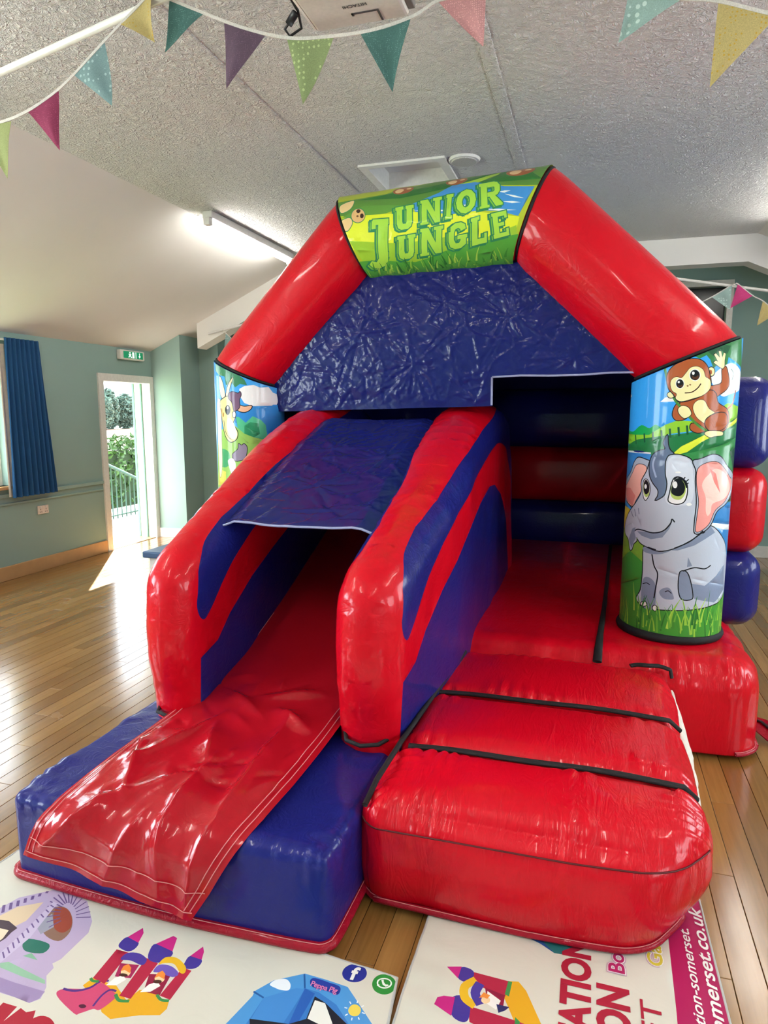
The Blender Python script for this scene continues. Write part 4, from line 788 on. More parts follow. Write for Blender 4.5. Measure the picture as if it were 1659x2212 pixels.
PRINT_TITLE = [('p','#55823a',0,[(-1404,166),(-1116,183),(-839,278),(-217,275),(-277,87),(-365,97),(-485,120),(-732,126),(-933,79),(-1111,51),(-1220,53),(-1385,71)]),('p','#2f6b34',0,[(-1281,161),(-823,199),(-566,278),(-412,278),(-286,124),(-549,150),(-782,149),(-1021,126)]),('p','#9cc23c',0,[(-722,171),(-631,192),(-504,278),(-512,220),(-619,155)]),('p','#5d8f3e',0,[(-1349,60),(-1227,110),(-1082,94),(-965,74),(-1094,50),(-1262,44)]),('p','#3f86c6',0,[(-950,81),(-811,126),(-739,174),(-628,169),(-469,109),(-320,84),(-395,-44),(-500,-9),(-614,3),(-730,2),(-930,36)]),('p','#d7e6ef',0,[(-497,82),(-467,85),(-437,80),(-467,73)]),('p','#d7e6ef',0,[(-466,67),(-417,52),(-368,32),(-417,42)]),('p','#d7e6ef',0,[(-472,30),(-427,26),(-382,15),(-426,16)]),('p','#d7e6ef',0,[(-576,7),(-489,-2),(-403,-17),(-489,-11)]),('p','#d7e6ef',0,[(-693,42),(-654,38),(-615,28),(-654,28)]),('p','#d7e6ef',0,[(-938,44),(-830,35),(-723,19),(-829,24)]),('p','#cdd832',0,[(-1347,5),(-1212,54),(-930,36),(-730,0),(-614,1),(-388,-48),(-411,-124),(-697,-133),(-1023,-141),(-1314,-106)]),('p','#8fba35',0,[(-1308,-62),(-1017,-104),(-773,-99),(-619,-138),(-403,-83),(-399,-186),(-707,-216),(-1217,-237)]),('p','#4f9a3c',0,[(-1286,-172),(-1116,-184),(-954,-216),(-698,-148),(-396,-125),(-405,-341),(-1234,-390)]),('P','#cfa772',4,[(-1215,54),(-1225,78),(-1247,95),(-1272,97),(-1289,84),(-1294,61),(-1285,39),(-1265,25),(-1241,23),(-1221,34)]),('P','#3d2a22',0,[(-1243,82),(-1246,89),(-1253,94),(-1261,95),(-1267,91),(-1269,84),(-1265,78),(-1259,73),(-1251,72),(-1245,76)]),('P','#3d2a22',0,[(-1221,53),(-1224,60),(-1230,66),(-1237,66),(-1242,62),(-1243,54),(-1241,47),(-1235,42),(-1228,41),(-1223,45)]),('P','#6b4a30',0,[(-1251,55),(-1253,58),(-1256,60),(-1261,61),(-1264,59),(-1265,56),(-1263,53),(-1260,51),(-1255,51),(-1252,52)]),('P','#d9bb86',4,[(-1356,36),(-1306,52),(-1287,23),(-1313,-12),(-1338,-3)]),('P','#d9bb86',4,[(-1370,137),(-1299,164),(-1304,108),(-1357,86)]),('P','#9a5632',3,[(-962,200),(-973,175),(-1002,160),(-1038,160),(-1067,175),(-1078,200),(-1067,225),(-1038,240),(-1002,240),(-973,225)]),('P','#dcb98a',0,[(-1016,194),(-1021,180),(-1033,171),(-1047,171),(-1059,180),(-1064,194),(-1059,208),(-1047,217),(-1033,217),(-1021,208)]),('P','#dcb98a',0,[(-976,208),(-979,202),(-986,198),(-994,198),(-1001,202),(-1004,208),(-1001,214),(-994,218),(-986,218),(-979,214)]),('P','#9a5632',3,[(-672,215),(-683,190),(-712,175),(-748,175),(-777,190),(-788,215),(-777,240),(-748,255),(-712,255),(-683,240)]),('P','#dcb98a',0,[(-726,209),(-731,195),(-743,186),(-757,186),(-769,195),(-774,209),(-769,223),(-757,232),(-743,232),(-731,223)]),('P','#dcb98a',0,[(-686,223),(-689,217),(-696,213),(-704,213),(-711,217),(-714,223),(-711,229),(-704,233),(-696,233),(-689,229)]),('P','#9a5632',3,[(-328,222),(-341,191),(-378,172),(-422,172),(-459,191),(-473,222),(-459,253),(-422,272),(-378,272),(-341,253)]),('P','#dcb98a',0,[(-395,216),(-401,198),(-416,187),(-434,187),(-449,198),(-455,216),(-449,234),(-434,245),(-416,245),(-401,234)]),('P','#dcb98a',0,[(-345,230),(-348,223),(-357,218),(-368,218),(-377,223),(-380,230),(-377,237),(-368,242),(-357,242),(-348,237)]),('p','#2c7a52',7,[(-1044,-20),(-1013,-20),(-1016,67),(-1047,66)]),('p','#2c7a52',7,[(-989,-19),(-958,-18),(-961,69),(-992,68)]),('p','#2c7a52',7,[(-1044,-15),(-1039,-37),(-1021,-47),(-984,-46),(-965,-34),(-958,-12),(-989,-9),(-993,-20),(-1009,-21),(-1013,-10)]),('p','#2c7a52',7,[(-1054,49),(-1009,50),(-1010,67),(-1055,66)]),('p','#2c7a52',7,[(-997,50),(-952,52),(-953,69),(-998,68)]),('p','#2c7a52',7,[(-906,-37),(-877,-35),(-882,88),(-910,86)]),('p','#2c7a52',7,[(-834,-33),(-806,-32),(-812,91),(-839,90)]),('p','#2c7a52',7,[(-910,86),(-878,88),(-806,-32),(-836,-33)]),('p','#2c7a52',7,[(-917,69),(-881,71),(-882,88),(-919,86)]),('p','#2c7a52',7,[(-848,73),(-801,75),(-803,92),(-850,89)]),('p','#2c7a52',7,[(-914,-37),(-869,-35),(-868,-24),(-914,-26)]),('p','#2c7a52',7,[(-775,-25),(-752,-24),(-749,100),(-771,99)]),('p','#2c7a52',7,[(-778,80),(-741,82),(-741,100),(-779,98)]),('p','#2c7a52',7,[(-782,-26),(-744,-24),(-743,-9),(-781,-11)]),('p','#2c7a52',7,[(-621,50),(-630,83),(-655,65),(-652,49)]),('p','#2c7a52',7,[(-628,81),(-650,108),(-664,76),(-655,64)]),('p','#2c7a52',7,[(-649,106),(-677,116),(-674,80),(-663,76)]),('p','#2c7a52',7,[(-675,116),(-702,104),(-684,75),(-673,80)]),('p','#2c7a52',7,[(-701,105),(-720,77),(-691,62),(-684,75)]),('p','#2c7a52',7,[(-719,79),(-725,45),(-694,47),(-691,64)]),('p','#2c7a52',7,[(-725,47),(-717,16),(-690,32),(-694,48)]),('p','#2c7a52',7,[(-718,18),(-698,-3),(-683,22),(-691,33)]),('p','#2c7a52',7,[(-700,-2),(-672,-9),(-672,19),(-683,23)]),('p','#2c7a52',7,[(-674,-9),(-646,1),(-662,24),(-673,19)]),('p','#2c7a52',7,[(-648,-1),(-627,22),(-654,35),(-662,23)]),('p','#2c7a52',7,[(-628,20),(-621,52),(-652,50),(-655,34)]),('p','#2c7a52',7,[(-591,2),(-559,5),(-573,141),(-605,138)]),('p','#2c7a52',7,[(-611,116),(-554,121),(-557,142),(-614,137)]),('p','#2c7a52',7,[(-600,2),(-550,5),(-551,17),(-601,13)]),('p','#2c7a52',7,[(-569,107),(-530,110),(-535,144),(-573,141)]),('p','#2c7a52',7,[(-563,55),(-525,57),(-527,81),(-565,78)]),('p','#2c7a52',7,[(-544,143),(-522,138),(-506,115),(-502,83),(-514,63),(-534,57),(-536,81),(-530,87),(-532,107),(-539,110)]),('p','#2c7a52',7,[(-557,60),(-527,62),(-485,19),(-484,10),(-518,7)]),('p','#2c7a52',7,[(-1166,-170),(-1111,-172),(-1091,16),(-1145,18)]),('p','#2c7a52',7,[(-1181,-9),(-1091,-12),(-1091,16),(-1182,19)]),('p','#2c7a52',7,[(-1187,-27),(-1164,-28),(-1163,12),(-1187,13)]),('p','#2c7a52',7,[(-1161,-144),(-1106,-146),(-1119,-195),(-1143,-226),(-1184,-246),(-1217,-238),(-1233,-210),(-1214,-189),(-1187,-199),(-1168,-176)]),('p','#2c7a52',7,[(-1051,-166),(-1019,-165),(-1006,-75),(-1037,-76)]),('p','#2c7a52',7,[(-994,-164),(-962,-162),(-950,-73),(-981,-74)]),('p','#2c7a52',7,[(-1049,-160),(-1049,-187),(-1033,-200),(-994,-198),(-972,-183),(-961,-156),(-992,-152),(-998,-165),(-1015,-166),(-1017,-153)]),('p','#2c7a52',7,[(-1047,-92),(-1001,-91),(-1000,-75),(-1045,-77)]),('p','#2c7a52',7,[(-989,-90),(-944,-89),(-942,-73),(-987,-75)]),('p','#2c7a52',7,[(-923,-189),(-892,-187),(-876,-53),(-906,-54)]),('p','#2c7a52',7,[(-844,-185),(-813,-183),(-799,-51),(-829,-52)]),('p','#2c7a52',7,[(-906,-54),(-871,-53),(-813,-183),(-846,-185)]),('p','#2c7a52',7,[(-917,-69),(-877,-68),(-876,-53),(-916,-54)]),('p','#2c7a52',7,[(-842,-67),(-791,-65),(-790,-50),(-841,-52)]),('p','#2c7a52',7,[(-933,-190),(-882,-187),(-880,-172),(-930,-174)]),('p','#2c7a52',7,[(-673,-76),(-677,-56),(-697,-46),(-728,-48),(-753,-63),(-755,-96),(-736,-92),(-729,-76),(-713,-70),(-702,-76),(-701,-85)]),('p','#2c7a52',7,[(-769,-134),(-739,-131),(-735,-83),(-764,-85)]),('p','#2c7a52',7,[(-768,-129),(-761,-159),(-738,-170),(-706,-168),(-678,-149),(-676,-126),(-704,-129),(-713,-139),(-730,-141),(-739,-124)]),('p','#2c7a52',7,[(-706,-152),(-677,-149),(-674,-107),(-702,-109)]),('p','#2c7a52',7,[(-720,-122),(-668,-118),(-667,-102),(-718,-105)]),('p','#2c7a52',7,[(-647,-166),(-617,-161),(-610,-31),(-639,-35)]),('p','#2c7a52',7,[(-646,-51),(-602,-45),(-602,-30),(-646,-36)]),('p','#2c7a52',7,[(-647,-166),(-570,-155),(-568,-127),(-644,-137)]),('p','#2c7a52',7,[(-582,-156),(-568,-154),(-565,-106),(-579,-108)]),('p','#2c7a52',7,[(-524,-140),(-498,-137),(-511,-23),(-536,-26)]),('p','#2c7a52',7,[(-541,-40),(-465,-32),(-467,-18),(-542,-26)]),('p','#2c7a52',7,[(-531,-141),(-453,-131),(-455,-113),(-532,-121)]),('p','#2c7a52',7,[(-511,-86),(-476,-83),(-478,-67),(-512,-71)]),('p','#2c7a52',7,[(-516,-44),(-468,-39),(-471,-19),(-519,-24)]),('p','#2c7a52',7,[(-475,-51),(-462,-50),(-467,-18),(-479,-20)]),('p','#2c7a52',7,[(-465,-133),(-452,-131),(-455,-96),(-468,-98)]),('p','#6fae3c',2,[(-1042,-19),(-1011,-18),(-1014,69),(-1045,68)]),('p','#6fae3c',2,[(-986,-18),(-956,-17),(-959,70),(-990,69)]),('p','#6fae3c',2,[(-1041,-14),(-1036,-35),(-1018,-46),(-981,-44),(-962,-33),(-956,-11),(-986,-8),(-990,-19),(-1007,-19),(-1011,-8)]),('p','#6fae3c',2,[(-1051,50),(-1006,51),(-1008,69),(-1053,68)]),('p','#6fae3c',2,[(-994,52),(-950,53),(-951,70),(-996,69)]),('p','#6fae3c',2,[(-903,-36),(-875,-34),(-880,89),(-908,88)]),('p','#6fae3c',2,[(-832,-32),(-804,-31),(-809,93),(-837,91)]),('p','#6fae3c',2,[(-908,88),(-876,89),(-804,-31),(-834,-32)]),('p','#6fae3c',2,[(-915,71),(-878,72),(-880,89),(-917,87)]),('p','#6fae3c',2,[(-846,74),(-799,76),(-801,93),(-848,91)]),('p','#6fae3c',2,[(-912,-36),(-866,-34),(-866,-22),(-912,-25)]),('p','#6fae3c',2,[(-772,-24),(-749,-23),(-747,101),(-769,100)]),('p','#6fae3c',2,[(-776,81),(-738,83),(-739,102),(-777,100)]),('p','#6fae3c',2,[(-780,-24),(-742,-23),(-741,-8),(-778,-10)]),('p','#6fae3c',2,[(-619,51),(-627,85),(-653,67),(-650,50)]),('p','#6fae3c',2,[(-626,83),(-648,109),(-661,78),(-653,66)]),('p','#6fae3c',2,[(-646,108),(-675,117),(-672,82),(-661,77)]),('p','#6fae3c',2,[(-673,118),(-700,105),(-682,76),(-671,82)]),('p','#6fae3c',2,[(-699,107),(-717,78),(-689,64),(-682,77)]),('p','#6fae3c',2,[(-716,80),(-723,46),(-691,48),(-689,65)]),('p','#6fae3c',2,[(-723,48),(-715,17),(-688,34),(-691,49)]),('p','#6fae3c',2,[(-716,19),(-696,-2),(-680,23),(-689,35)]),('p','#6fae3c',2,[(-698,-1),(-670,-7),(-670,20),(-681,24)]),('p','#6fae3c',2,[(-672,-8),(-644,2),(-659,25),(-671,20)]),('p','#6fae3c',2,[(-645,1),(-625,24),(-652,36),(-660,24)]),('p','#6fae3c',2,[(-626,22),(-619,53),(-650,51),(-653,35)]),('p','#6fae3c',2,[(-588,4),(-557,6),(-571,142),(-603,140)]),('p','#6fae3c',2,[(-609,118),(-552,123),(-555,144),(-612,139)]),('p','#6fae3c',2,[(-598,3),(-547,6),(-548,18),(-598,15)]),('p','#6fae3c',2,[(-567,109),(-528,112),(-533,146),(-571,142)]),('p','#6fae3c',2,[(-561,56),(-522,59),(-525,83),(-563,80)]),('p','#6fae3c',2,[(-542,145),(-520,140),(-504,117),(-500,84),(-512,65),(-531,58),(-534,82),(-528,88),(-530,109),(-537,111)]),('p','#6fae3c',2,[(-554,62),(-525,64),(-483,20),(-482,11),(-516,9)]),('p','#6fae3c',2,[(-1163,-169),(-1108,-171),(-1088,17),(-1143,19)]),('p','#6fae3c',2,[(-1179,-7),(-1088,-11),(-1088,17),(-1179,21)]),('p','#6fae3c',2,[(-1185,-25),(-1161,-26),(-1161,13),(-1184,14)]),('p','#6fae3c',2,[(-1158,-143),(-1103,-145),(-1116,-193),(-1140,-224),(-1181,-244),(-1214,-236),(-1230,-208),(-1211,-187),(-1184,-197),(-1165,-174)]),('p','#6fae3c',2,[(-1048,-165),(-1016,-163),(-1003,-74),(-1034,-75)]),('p','#6fae3c',2,[(-991,-162),(-959,-161),(-948,-72),(-979,-73)]),('p','#6fae3c',2,[(-1047,-158),(-1046,-185),(-1030,-198),(-992,-196),(-970,-181),(-958,-154),(-989,-151),(-995,-164),(-1012,-164),(-1014,-152)]),('p','#6fae3c',2,[(-1044,-91),(-999,-90),(-997,-74),(-1043,-75)]),('p','#6fae3c',2,[(-986,-89),(-941,-87),(-940,-72),(-985,-73)]),('p','#6fae3c',2,[(-921,-188),(-889,-186),(-873,-52),(-904,-53)]),('p','#6fae3c',2,[(-841,-183),(-810,-182),(-797,-49),(-827,-50)]),('p','#6fae3c',2,[(-904,-53),(-869,-52),(-810,-182),(-844,-183)]),('p','#6fae3c',2,[(-914,-68),(-874,-67),(-873,-52),(-913,-53)]),('p','#6fae3c',2,[(-839,-66),(-788,-64),(-788,-49),(-838,-51)]),('p','#6fae3c',2,[(-930,-188),(-880,-185),(-877,-170),(-928,-173)]),('p','#6fae3c',2,[(-670,-75),(-675,-55),(-695,-44),(-725,-47),(-750,-62),(-752,-95),(-733,-91),(-726,-74),(-711,-69),(-700,-75),(-698,-84)]),('p','#6fae3c',2,[(-766,-132),(-737,-130),(-733,-82),(-762,-84)]),('p','#6fae3c',2,[(-765,-127),(-759,-158),(-735,-169),(-704,-166),(-676,-148),(-674,-125),(-702,-127),(-711,-138),(-727,-139),(-736,-123)]),('p','#6fae3c',2,[(-704,-150),(-675,-148),(-671,-106),(-700,-108)]),('p','#6fae3c',2,[(-717,-121),(-666,-117),(-665,-100),(-716,-104)]),('p','#6fae3c',2,[(-644,-164),(-614,-160),(-608,-30),(-636,-34)]),('p','#6fae3c',2,[(-644,-49),(-599,-44),(-599,-29),(-643,-34)]),('p','#6fae3c',2,[(-644,-164),(-568,-153),(-565,-126),(-641,-136)]),('p','#6fae3c',2,[(-580,-155),(-566,-153),(-563,-105),(-576,-106)]),('p','#6fae3c',2,[(-522,-139),(-496,-136),(-508,-22),(-534,-24)]),('p','#6fae3c',2,[(-538,-39),(-462,-31),(-464,-17),(-540,-25)]),('p','#6fae3c',2,[(-528,-139),(-451,-130),(-453,-111),(-530,-120)]),('p','#6fae3c',2,[(-508,-85),(-473,-81),(-475,-66),(-510,-69)]),('p','#6fae3c',2,[(-514,-43),(-466,-38),(-469,-18),(-516,-23)]),('p','#6fae3c',2,[(-473,-50),(-460,-48),(-464,-17),(-477,-19)]),('p','#6fae3c',2,[(-462,-132),(-449,-130),(-453,-95),(-465,-96)]),('p','#2c7a52',5,[(-1031,-14),(-1000,-13),(-1004,74),(-1035,73)]),('p','#2c7a52',5,[(-976,-13),(-945,-12),(-949,76),(-979,75)]),('p','#2c7a52',5,[(-1031,-9),(-1025,-31),(-1007,-41),(-970,-40),(-951,-28),(-945,-6),(-975,-3),(-980,-14),(-996,-14),(-1000,-4)]),('p','#2c7a52',5,[(-1041,55),(-996,57),(-998,74),(-1043,73)]),('p','#2c7a52',5,[(-984,57),(-939,58),(-941,76),(-986,75)]),('p','#2c7a52',5,[(-893,-31),(-864,-29),(-870,95),(-898,94)]),('p','#2c7a52',5,[(-821,-27),(-793,-26),(-800,99),(-827,97)]),('p','#2c7a52',5,[(-898,94),(-866,95),(-793,-26),(-823,-27)]),('p','#2c7a52',5,[(-905,76),(-868,78),(-870,95),(-907,93)]),('p','#2c7a52',5,[(-836,80),(-789,82),(-791,99),(-838,97)]),('p','#2c7a52',5,[(-901,-31),(-856,-29),(-856,-18),(-901,-20)]),('p','#2c7a52',5,[(-762,-19),(-739,-18),(-737,108),(-760,107)]),('p','#2c7a52',5,[(-766,87),(-729,89),(-730,108),(-767,106)]),('p','#2c7a52',5,[(-769,-20),(-732,-18),(-731,-3),(-768,-5)]),('p','#2c7a52',5,[(-609,56),(-618,91),(-644,72),(-640,55)]),('p','#2c7a52',5,[(-617,88),(-639,116),(-652,84),(-643,71)]),('p','#2c7a52',5,[(-637,114),(-666,124),(-663,87),(-651,83)]),('p','#2c7a52',5,[(-664,124),(-691,111),(-673,82),(-662,87)]),('p','#2c7a52',5,[(-689,113),(-708,84),(-680,69),(-672,83)]),('p','#2c7a52',5,[(-707,86),(-713,51),(-682,53),(-679,70)]),('p','#2c7a52',5,[(-713,54),(-705,22),(-678,39),(-682,55)]),('p','#2c7a52',5,[(-706,24),(-686,3),(-670,28),(-679,40)]),('p','#2c7a52',5,[(-688,4),(-660,-3),(-660,25),(-671,29)]),('p','#2c7a52',5,[(-662,-3),(-634,7),(-650,30),(-661,25)]),('p','#2c7a52',5,[(-636,5),(-615,29),(-642,41),(-650,29)]),('p','#2c7a52',5,[(-616,26),(-609,59),(-640,57),(-643,40)]),('p','#2c7a52',5,[(-579,8),(-547,11),(-562,150),(-594,147)]),('p','#2c7a52',5,[(-600,125),(-543,130),(-546,152),(-603,146)]),('p','#2c7a52',5,[(-588,8),(-538,11),(-539,23),(-589,19)]),('p','#2c7a52',5,[(-557,115),(-519,118),(-524,154),(-562,150)]),('p','#2c7a52',5,[(-551,61),(-513,64),(-515,88),(-554,85)]),('p','#2c7a52',5,[(-533,153),(-511,147),(-495,124),(-491,90),(-502,70),(-522,63),(-524,88),(-518,94),(-521,115),(-528,118)]),('p','#2c7a52',5,[(-545,67),(-516,69),(-473,25),(-473,16),(-506,13)]),('p','#2c7a52',5,[(-1151,-163),(-1096,-165),(-1078,22),(-1132,24)]),('p','#2c7a52',5,[(-1168,-2),(-1077,-6),(-1078,22),(-1168,26)]),('p','#2c7a52',5,[(-1174,-21),(-1150,-21),(-1150,18),(-1173,19)]),('p','#2c7a52',5,[(-1146,-137),(-1091,-139),(-1103,-187),(-1127,-216),(-1167,-236),(-1200,-228),(-1217,-201),(-1198,-181),(-1171,-190),(-1152,-168)]),('p','#2c7a52',5,[(-1036,-159),(-1004,-158),(-992,-69),(-1023,-70)]),('p','#2c7a52',5,[(-979,-156),(-948,-155),(-937,-67),(-967,-68)]),('p','#2c7a52',5,[(-1035,-153),(-1034,-179),(-1017,-192),(-979,-190),(-958,-175),(-947,-149),(-977,-145),(-983,-158),(-1000,-159),(-1002,-146)]),('p','#2c7a52',5,[(-1033,-86),(-987,-85),(-986,-69),(-1031,-70)]),('p','#2c7a52',5,[(-975,-84),(-930,-83),(-929,-67),(-974,-68)]),('p','#2c7a52',5,[(-909,-181),(-877,-180),(-863,-47),(-893,-48)]),('p','#2c7a52',5,[(-830,-177),(-799,-176),(-786,-45),(-816,-46)]),('p','#2c7a52',5,[(-893,-48),(-858,-47),(-799,-176),(-832,-177)]),('p','#2c7a52',5,[(-903,-63),(-863,-62),(-863,-47),(-902,-48)]),('p','#2c7a52',5,[(-828,-61),(-778,-59),(-777,-44),(-828,-46)]),('p','#2c7a52',5,[(-918,-182),(-868,-179),(-865,-164),(-916,-167)]),('p','#2c7a52',5,[(-660,-70),(-664,-50),(-684,-40),(-715,-42),(-740,-57),(-742,-90),(-723,-86),(-716,-70),(-700,-64),(-689,-70),(-688,-79)]),('p','#2c7a52',5,[(-755,-127),(-726,-125),(-722,-77),(-751,-79)]),('p','#2c7a52',5,[(-755,-122),(-748,-152),(-724,-163),(-693,-160),(-665,-142),(-663,-120),(-691,-122),(-700,-133),(-717,-134),(-725,-117)]),('p','#2c7a52',5,[(-693,-145),(-664,-142),(-661,-101),(-689,-103)]),('p','#2c7a52',5,[(-707,-116),(-655,-112),(-654,-95),(-705,-99)]),('p','#2c7a52',5,[(-633,-159),(-604,-155),(-598,-25),(-626,-29)]),('p','#2c7a52',5,[(-633,-45),(-589,-39),(-589,-24),(-633,-30)]),('p','#2c7a52',5,[(-633,-159),(-557,-148),(-555,-121),(-631,-131)]),('p','#2c7a52',5,[(-569,-150),(-555,-148),(-552,-100),(-566,-101)]),('p','#2c7a52',5,[(-512,-134),(-486,-130),(-499,-17),(-524,-20)]),('p','#2c7a52',5,[(-528,-34),(-453,-26),(-455,-13),(-530,-20)]),('p','#2c7a52',5,[(-518,-134),(-441,-125),(-443,-106),(-519,-115)]),('p','#2c7a52',5,[(-498,-80),(-464,-77),(-465,-61),(-500,-65)]),('p','#2c7a52',5,[(-504,-38),(-456,-33),(-459,-13),(-507,-18)]),('p','#2c7a52',5,[(-463,-45),(-450,-44),(-455,-13),(-467,-14)]),('p','#2c7a52',5,[(-452,-126),(-439,-125),(-443,-90),(-455,-92)]),('p','#9aca46',0,[(-1031,-14),(-1000,-13),(-1004,74),(-1035,73)]),('p','#9aca46',0,[(-976,-13),(-945,-12),(-949,76),(-979,75)]),('p','#9aca46',0,[(-1031,-9),(-1025,-31),(-1007,-41),(-970,-40),(-951,-28),(-945,-6),(-975,-3),(-980,-14),(-996,-14),(-1000,-4)]),('p','#9aca46',0,[(-1041,55),(-996,57),(-998,74),(-1043,73)]),('p','#9aca46',0,[(-984,57),(-939,58),(-941,76),(-986,75)]),('p','#9aca46',0,[(-893,-31),(-864,-29),(-870,95),(-898,94)]),('p','#9aca46',0,[(-821,-27),(-793,-26),(-800,99),(-827,97)]),('p','#9aca46',0,[(-898,94),(-866,95),(-793,-26),(-823,-27)]),('p','#9aca46',0,[(-905,76),(-868,78),(-870,95),(-907,93)]),('p','#9aca46',0,[(-836,80),(-789,82),(-791,99),(-838,97)]),('p','#9aca46',0,[(-901,-31),(-856,-29),(-856,-18),(-901,-20)]),('p','#9aca46',0,[(-762,-19),(-739,-18),(-737,108),(-760,107)]),('p','#9aca46',0,[(-766,87),(-729,89),(-730,108),(-767,106)]),('p','#9aca46',0,[(-769,-20),(-732,-18),(-731,-3),(-768,-5)]),('p','#9aca46',0,[(-609,56),(-618,91),(-644,72),(-640,55)]),('p','#9aca46',0,[(-617,88),(-639,116),(-652,84),(-643,71)]),('p','#9aca46',0,[(-637,114),(-666,124),(-663,87),(-651,83)]),('p','#9aca46',0,[(-664,124),(-691,111),(-673,82),(-662,87)]),('p','#9aca46',0,[(-689,113),(-708,84),(-680,69),(-672,83)]),('p','#9aca46',0,[(-707,86),(-713,51),(-682,53),(-679,70)]),('p','#9aca46',0,[(-713,54),(-705,22),(-678,39),(-682,55)]),('p','#9aca46',0,[(-706,24),(-686,3),(-670,28),(-679,40)]),('p','#9aca46',0,[(-688,4),(-660,-3),(-660,25),(-671,29)]),('p','#9aca46',0,[(-662,-3),(-634,7),(-650,30),(-661,25)]),('p','#9aca46',0,[(-636,5),(-615,29),(-642,41),(-650,29)]),('p','#9aca46',0,[(-616,26),(-609,59),(-640,57),(-643,40)]),('p','#9aca46',0,[(-579,8),(-547,11),(-562,150),(-594,147)]),('p','#9aca46',0,[(-600,125),(-543,130),(-546,152),(-603,146)]),('p','#9aca46',0,[(-588,8),(-538,11),(-539,23),(-589,19)]),('p','#9aca46',0,[(-557,115),(-519,118),(-524,154),(-562,150)]),('p','#9aca46',0,[(-551,61),(-513,64),(-515,88),(-554,85)]),('p','#9aca46',0,[(-533,153),(-511,147),(-495,124),(-491,90),(-502,70),(-522,63),(-524,88),(-518,94),(-521,115),(-528,118)]),('p','#9aca46',0,[(-545,67),(-516,69),(-473,25),(-473,16),(-506,13)]),('p','#9aca46',0,[(-1151,-163),(-1096,-165),(-1078,22),(-1132,24)]),('p','#9aca46',0,[(-1168,-2),(-1077,-6),(-1078,22),(-1168,26)]),('p','#9aca46',0,[(-1174,-21),(-1150,-21),(-1150,18),(-1173,19)]),('p','#9aca46',0,[(-1146,-137),(-1091,-139),(-1103,-187),(-1127,-216),(-1167,-236),(-1200,-228),(-1217,-201),(-1198,-181),(-1171,-190),(-1152,-168)]),('p','#9aca46',0,[(-1036,-159),(-1004,-158),(-992,-69),(-1023,-70)]),('p','#9aca46',0,[(-979,-156),(-948,-155),(-937,-67),(-967,-68)]),('p','#9aca46',0,[(-1035,-153),(-1034,-179),(-1017,-192),(-979,-190),(-958,-175),(-947,-149),(-977,-145),(-983,-158),(-1000,-159),(-1002,-146)]),('p','#9aca46',0,[(-1033,-86),(-987,-85),(-986,-69),(-1031,-70)]),('p','#9aca46',0,[(-975,-84),(-930,-83),(-929,-67),(-974,-68)]),('p','#9aca46',0,[(-909,-181),(-877,-180),(-863,-47),(-893,-48)]),('p','#9aca46',0,[(-830,-177),(-799,-176),(-786,-45),(-816,-46)]),('p','#9aca46',0,[(-893,-48),(-858,-47),(-799,-176),(-832,-177)]),('p','#9aca46',0,[(-903,-63),(-863,-62),(-863,-47),(-902,-48)]),('p','#9aca46',0,[(-828,-61),(-778,-59),(-777,-44),(-828,-46)]),('p','#9aca46',0,[(-918,-182),(-868,-179),(-865,-164),(-916,-167)]),('p','#9aca46',0,[(-660,-70),(-664,-50),(-684,-40),(-715,-42),(-740,-57),(-742,-90),(-723,-86),(-716,-70),(-700,-64),(-689,-70),(-688,-79)]),('p','#9aca46',0,[(-755,-127),(-726,-125),(-722,-77),(-751,-79)]),('p','#9aca46',0,[(-755,-122),(-748,-152),(-724,-163),(-693,-160),(-665,-142),(-663,-120),(-691,-122),(-700,-133),(-717,-134),(-725,-117)]),('p','#9aca46',0,[(-693,-145),(-664,-142),(-661,-101),(-689,-103)]),('p','#9aca46',0,[(-707,-116),(-655,-112),(-654,-95),(-705,-99)]),('p','#9aca46',0,[(-633,-159),(-604,-155),(-598,-25),(-626,-29)]),('p','#9aca46',0,[(-633,-45),(-589,-39),(-589,-24),(-633,-30)]),('p','#9aca46',0,[(-633,-159),(-557,-148),(-555,-121),(-631,-131)]),('p','#9aca46',0,[(-569,-150),(-555,-148),(-552,-100),(-566,-101)]),('p','#9aca46',0,[(-512,-134),(-486,-130),(-499,-17),(-524,-20)]),('p','#9aca46',0,[(-528,-34),(-453,-26),(-455,-13),(-530,-20)]),('p','#9aca46',0,[(-518,-134),(-441,-125),(-443,-106),(-519,-115)]),('p','#9aca46',0,[(-498,-80),(-464,-77),(-465,-61),(-500,-65)]),('p','#9aca46',0,[(-504,-38),(-456,-33),(-459,-13),(-507,-18)]),('p','#9aca46',0,[(-463,-45),(-450,-44),(-455,-13),(-467,-14)]),('p','#9aca46',0,[(-452,-126),(-439,-125),(-443,-90),(-455,-92)])]
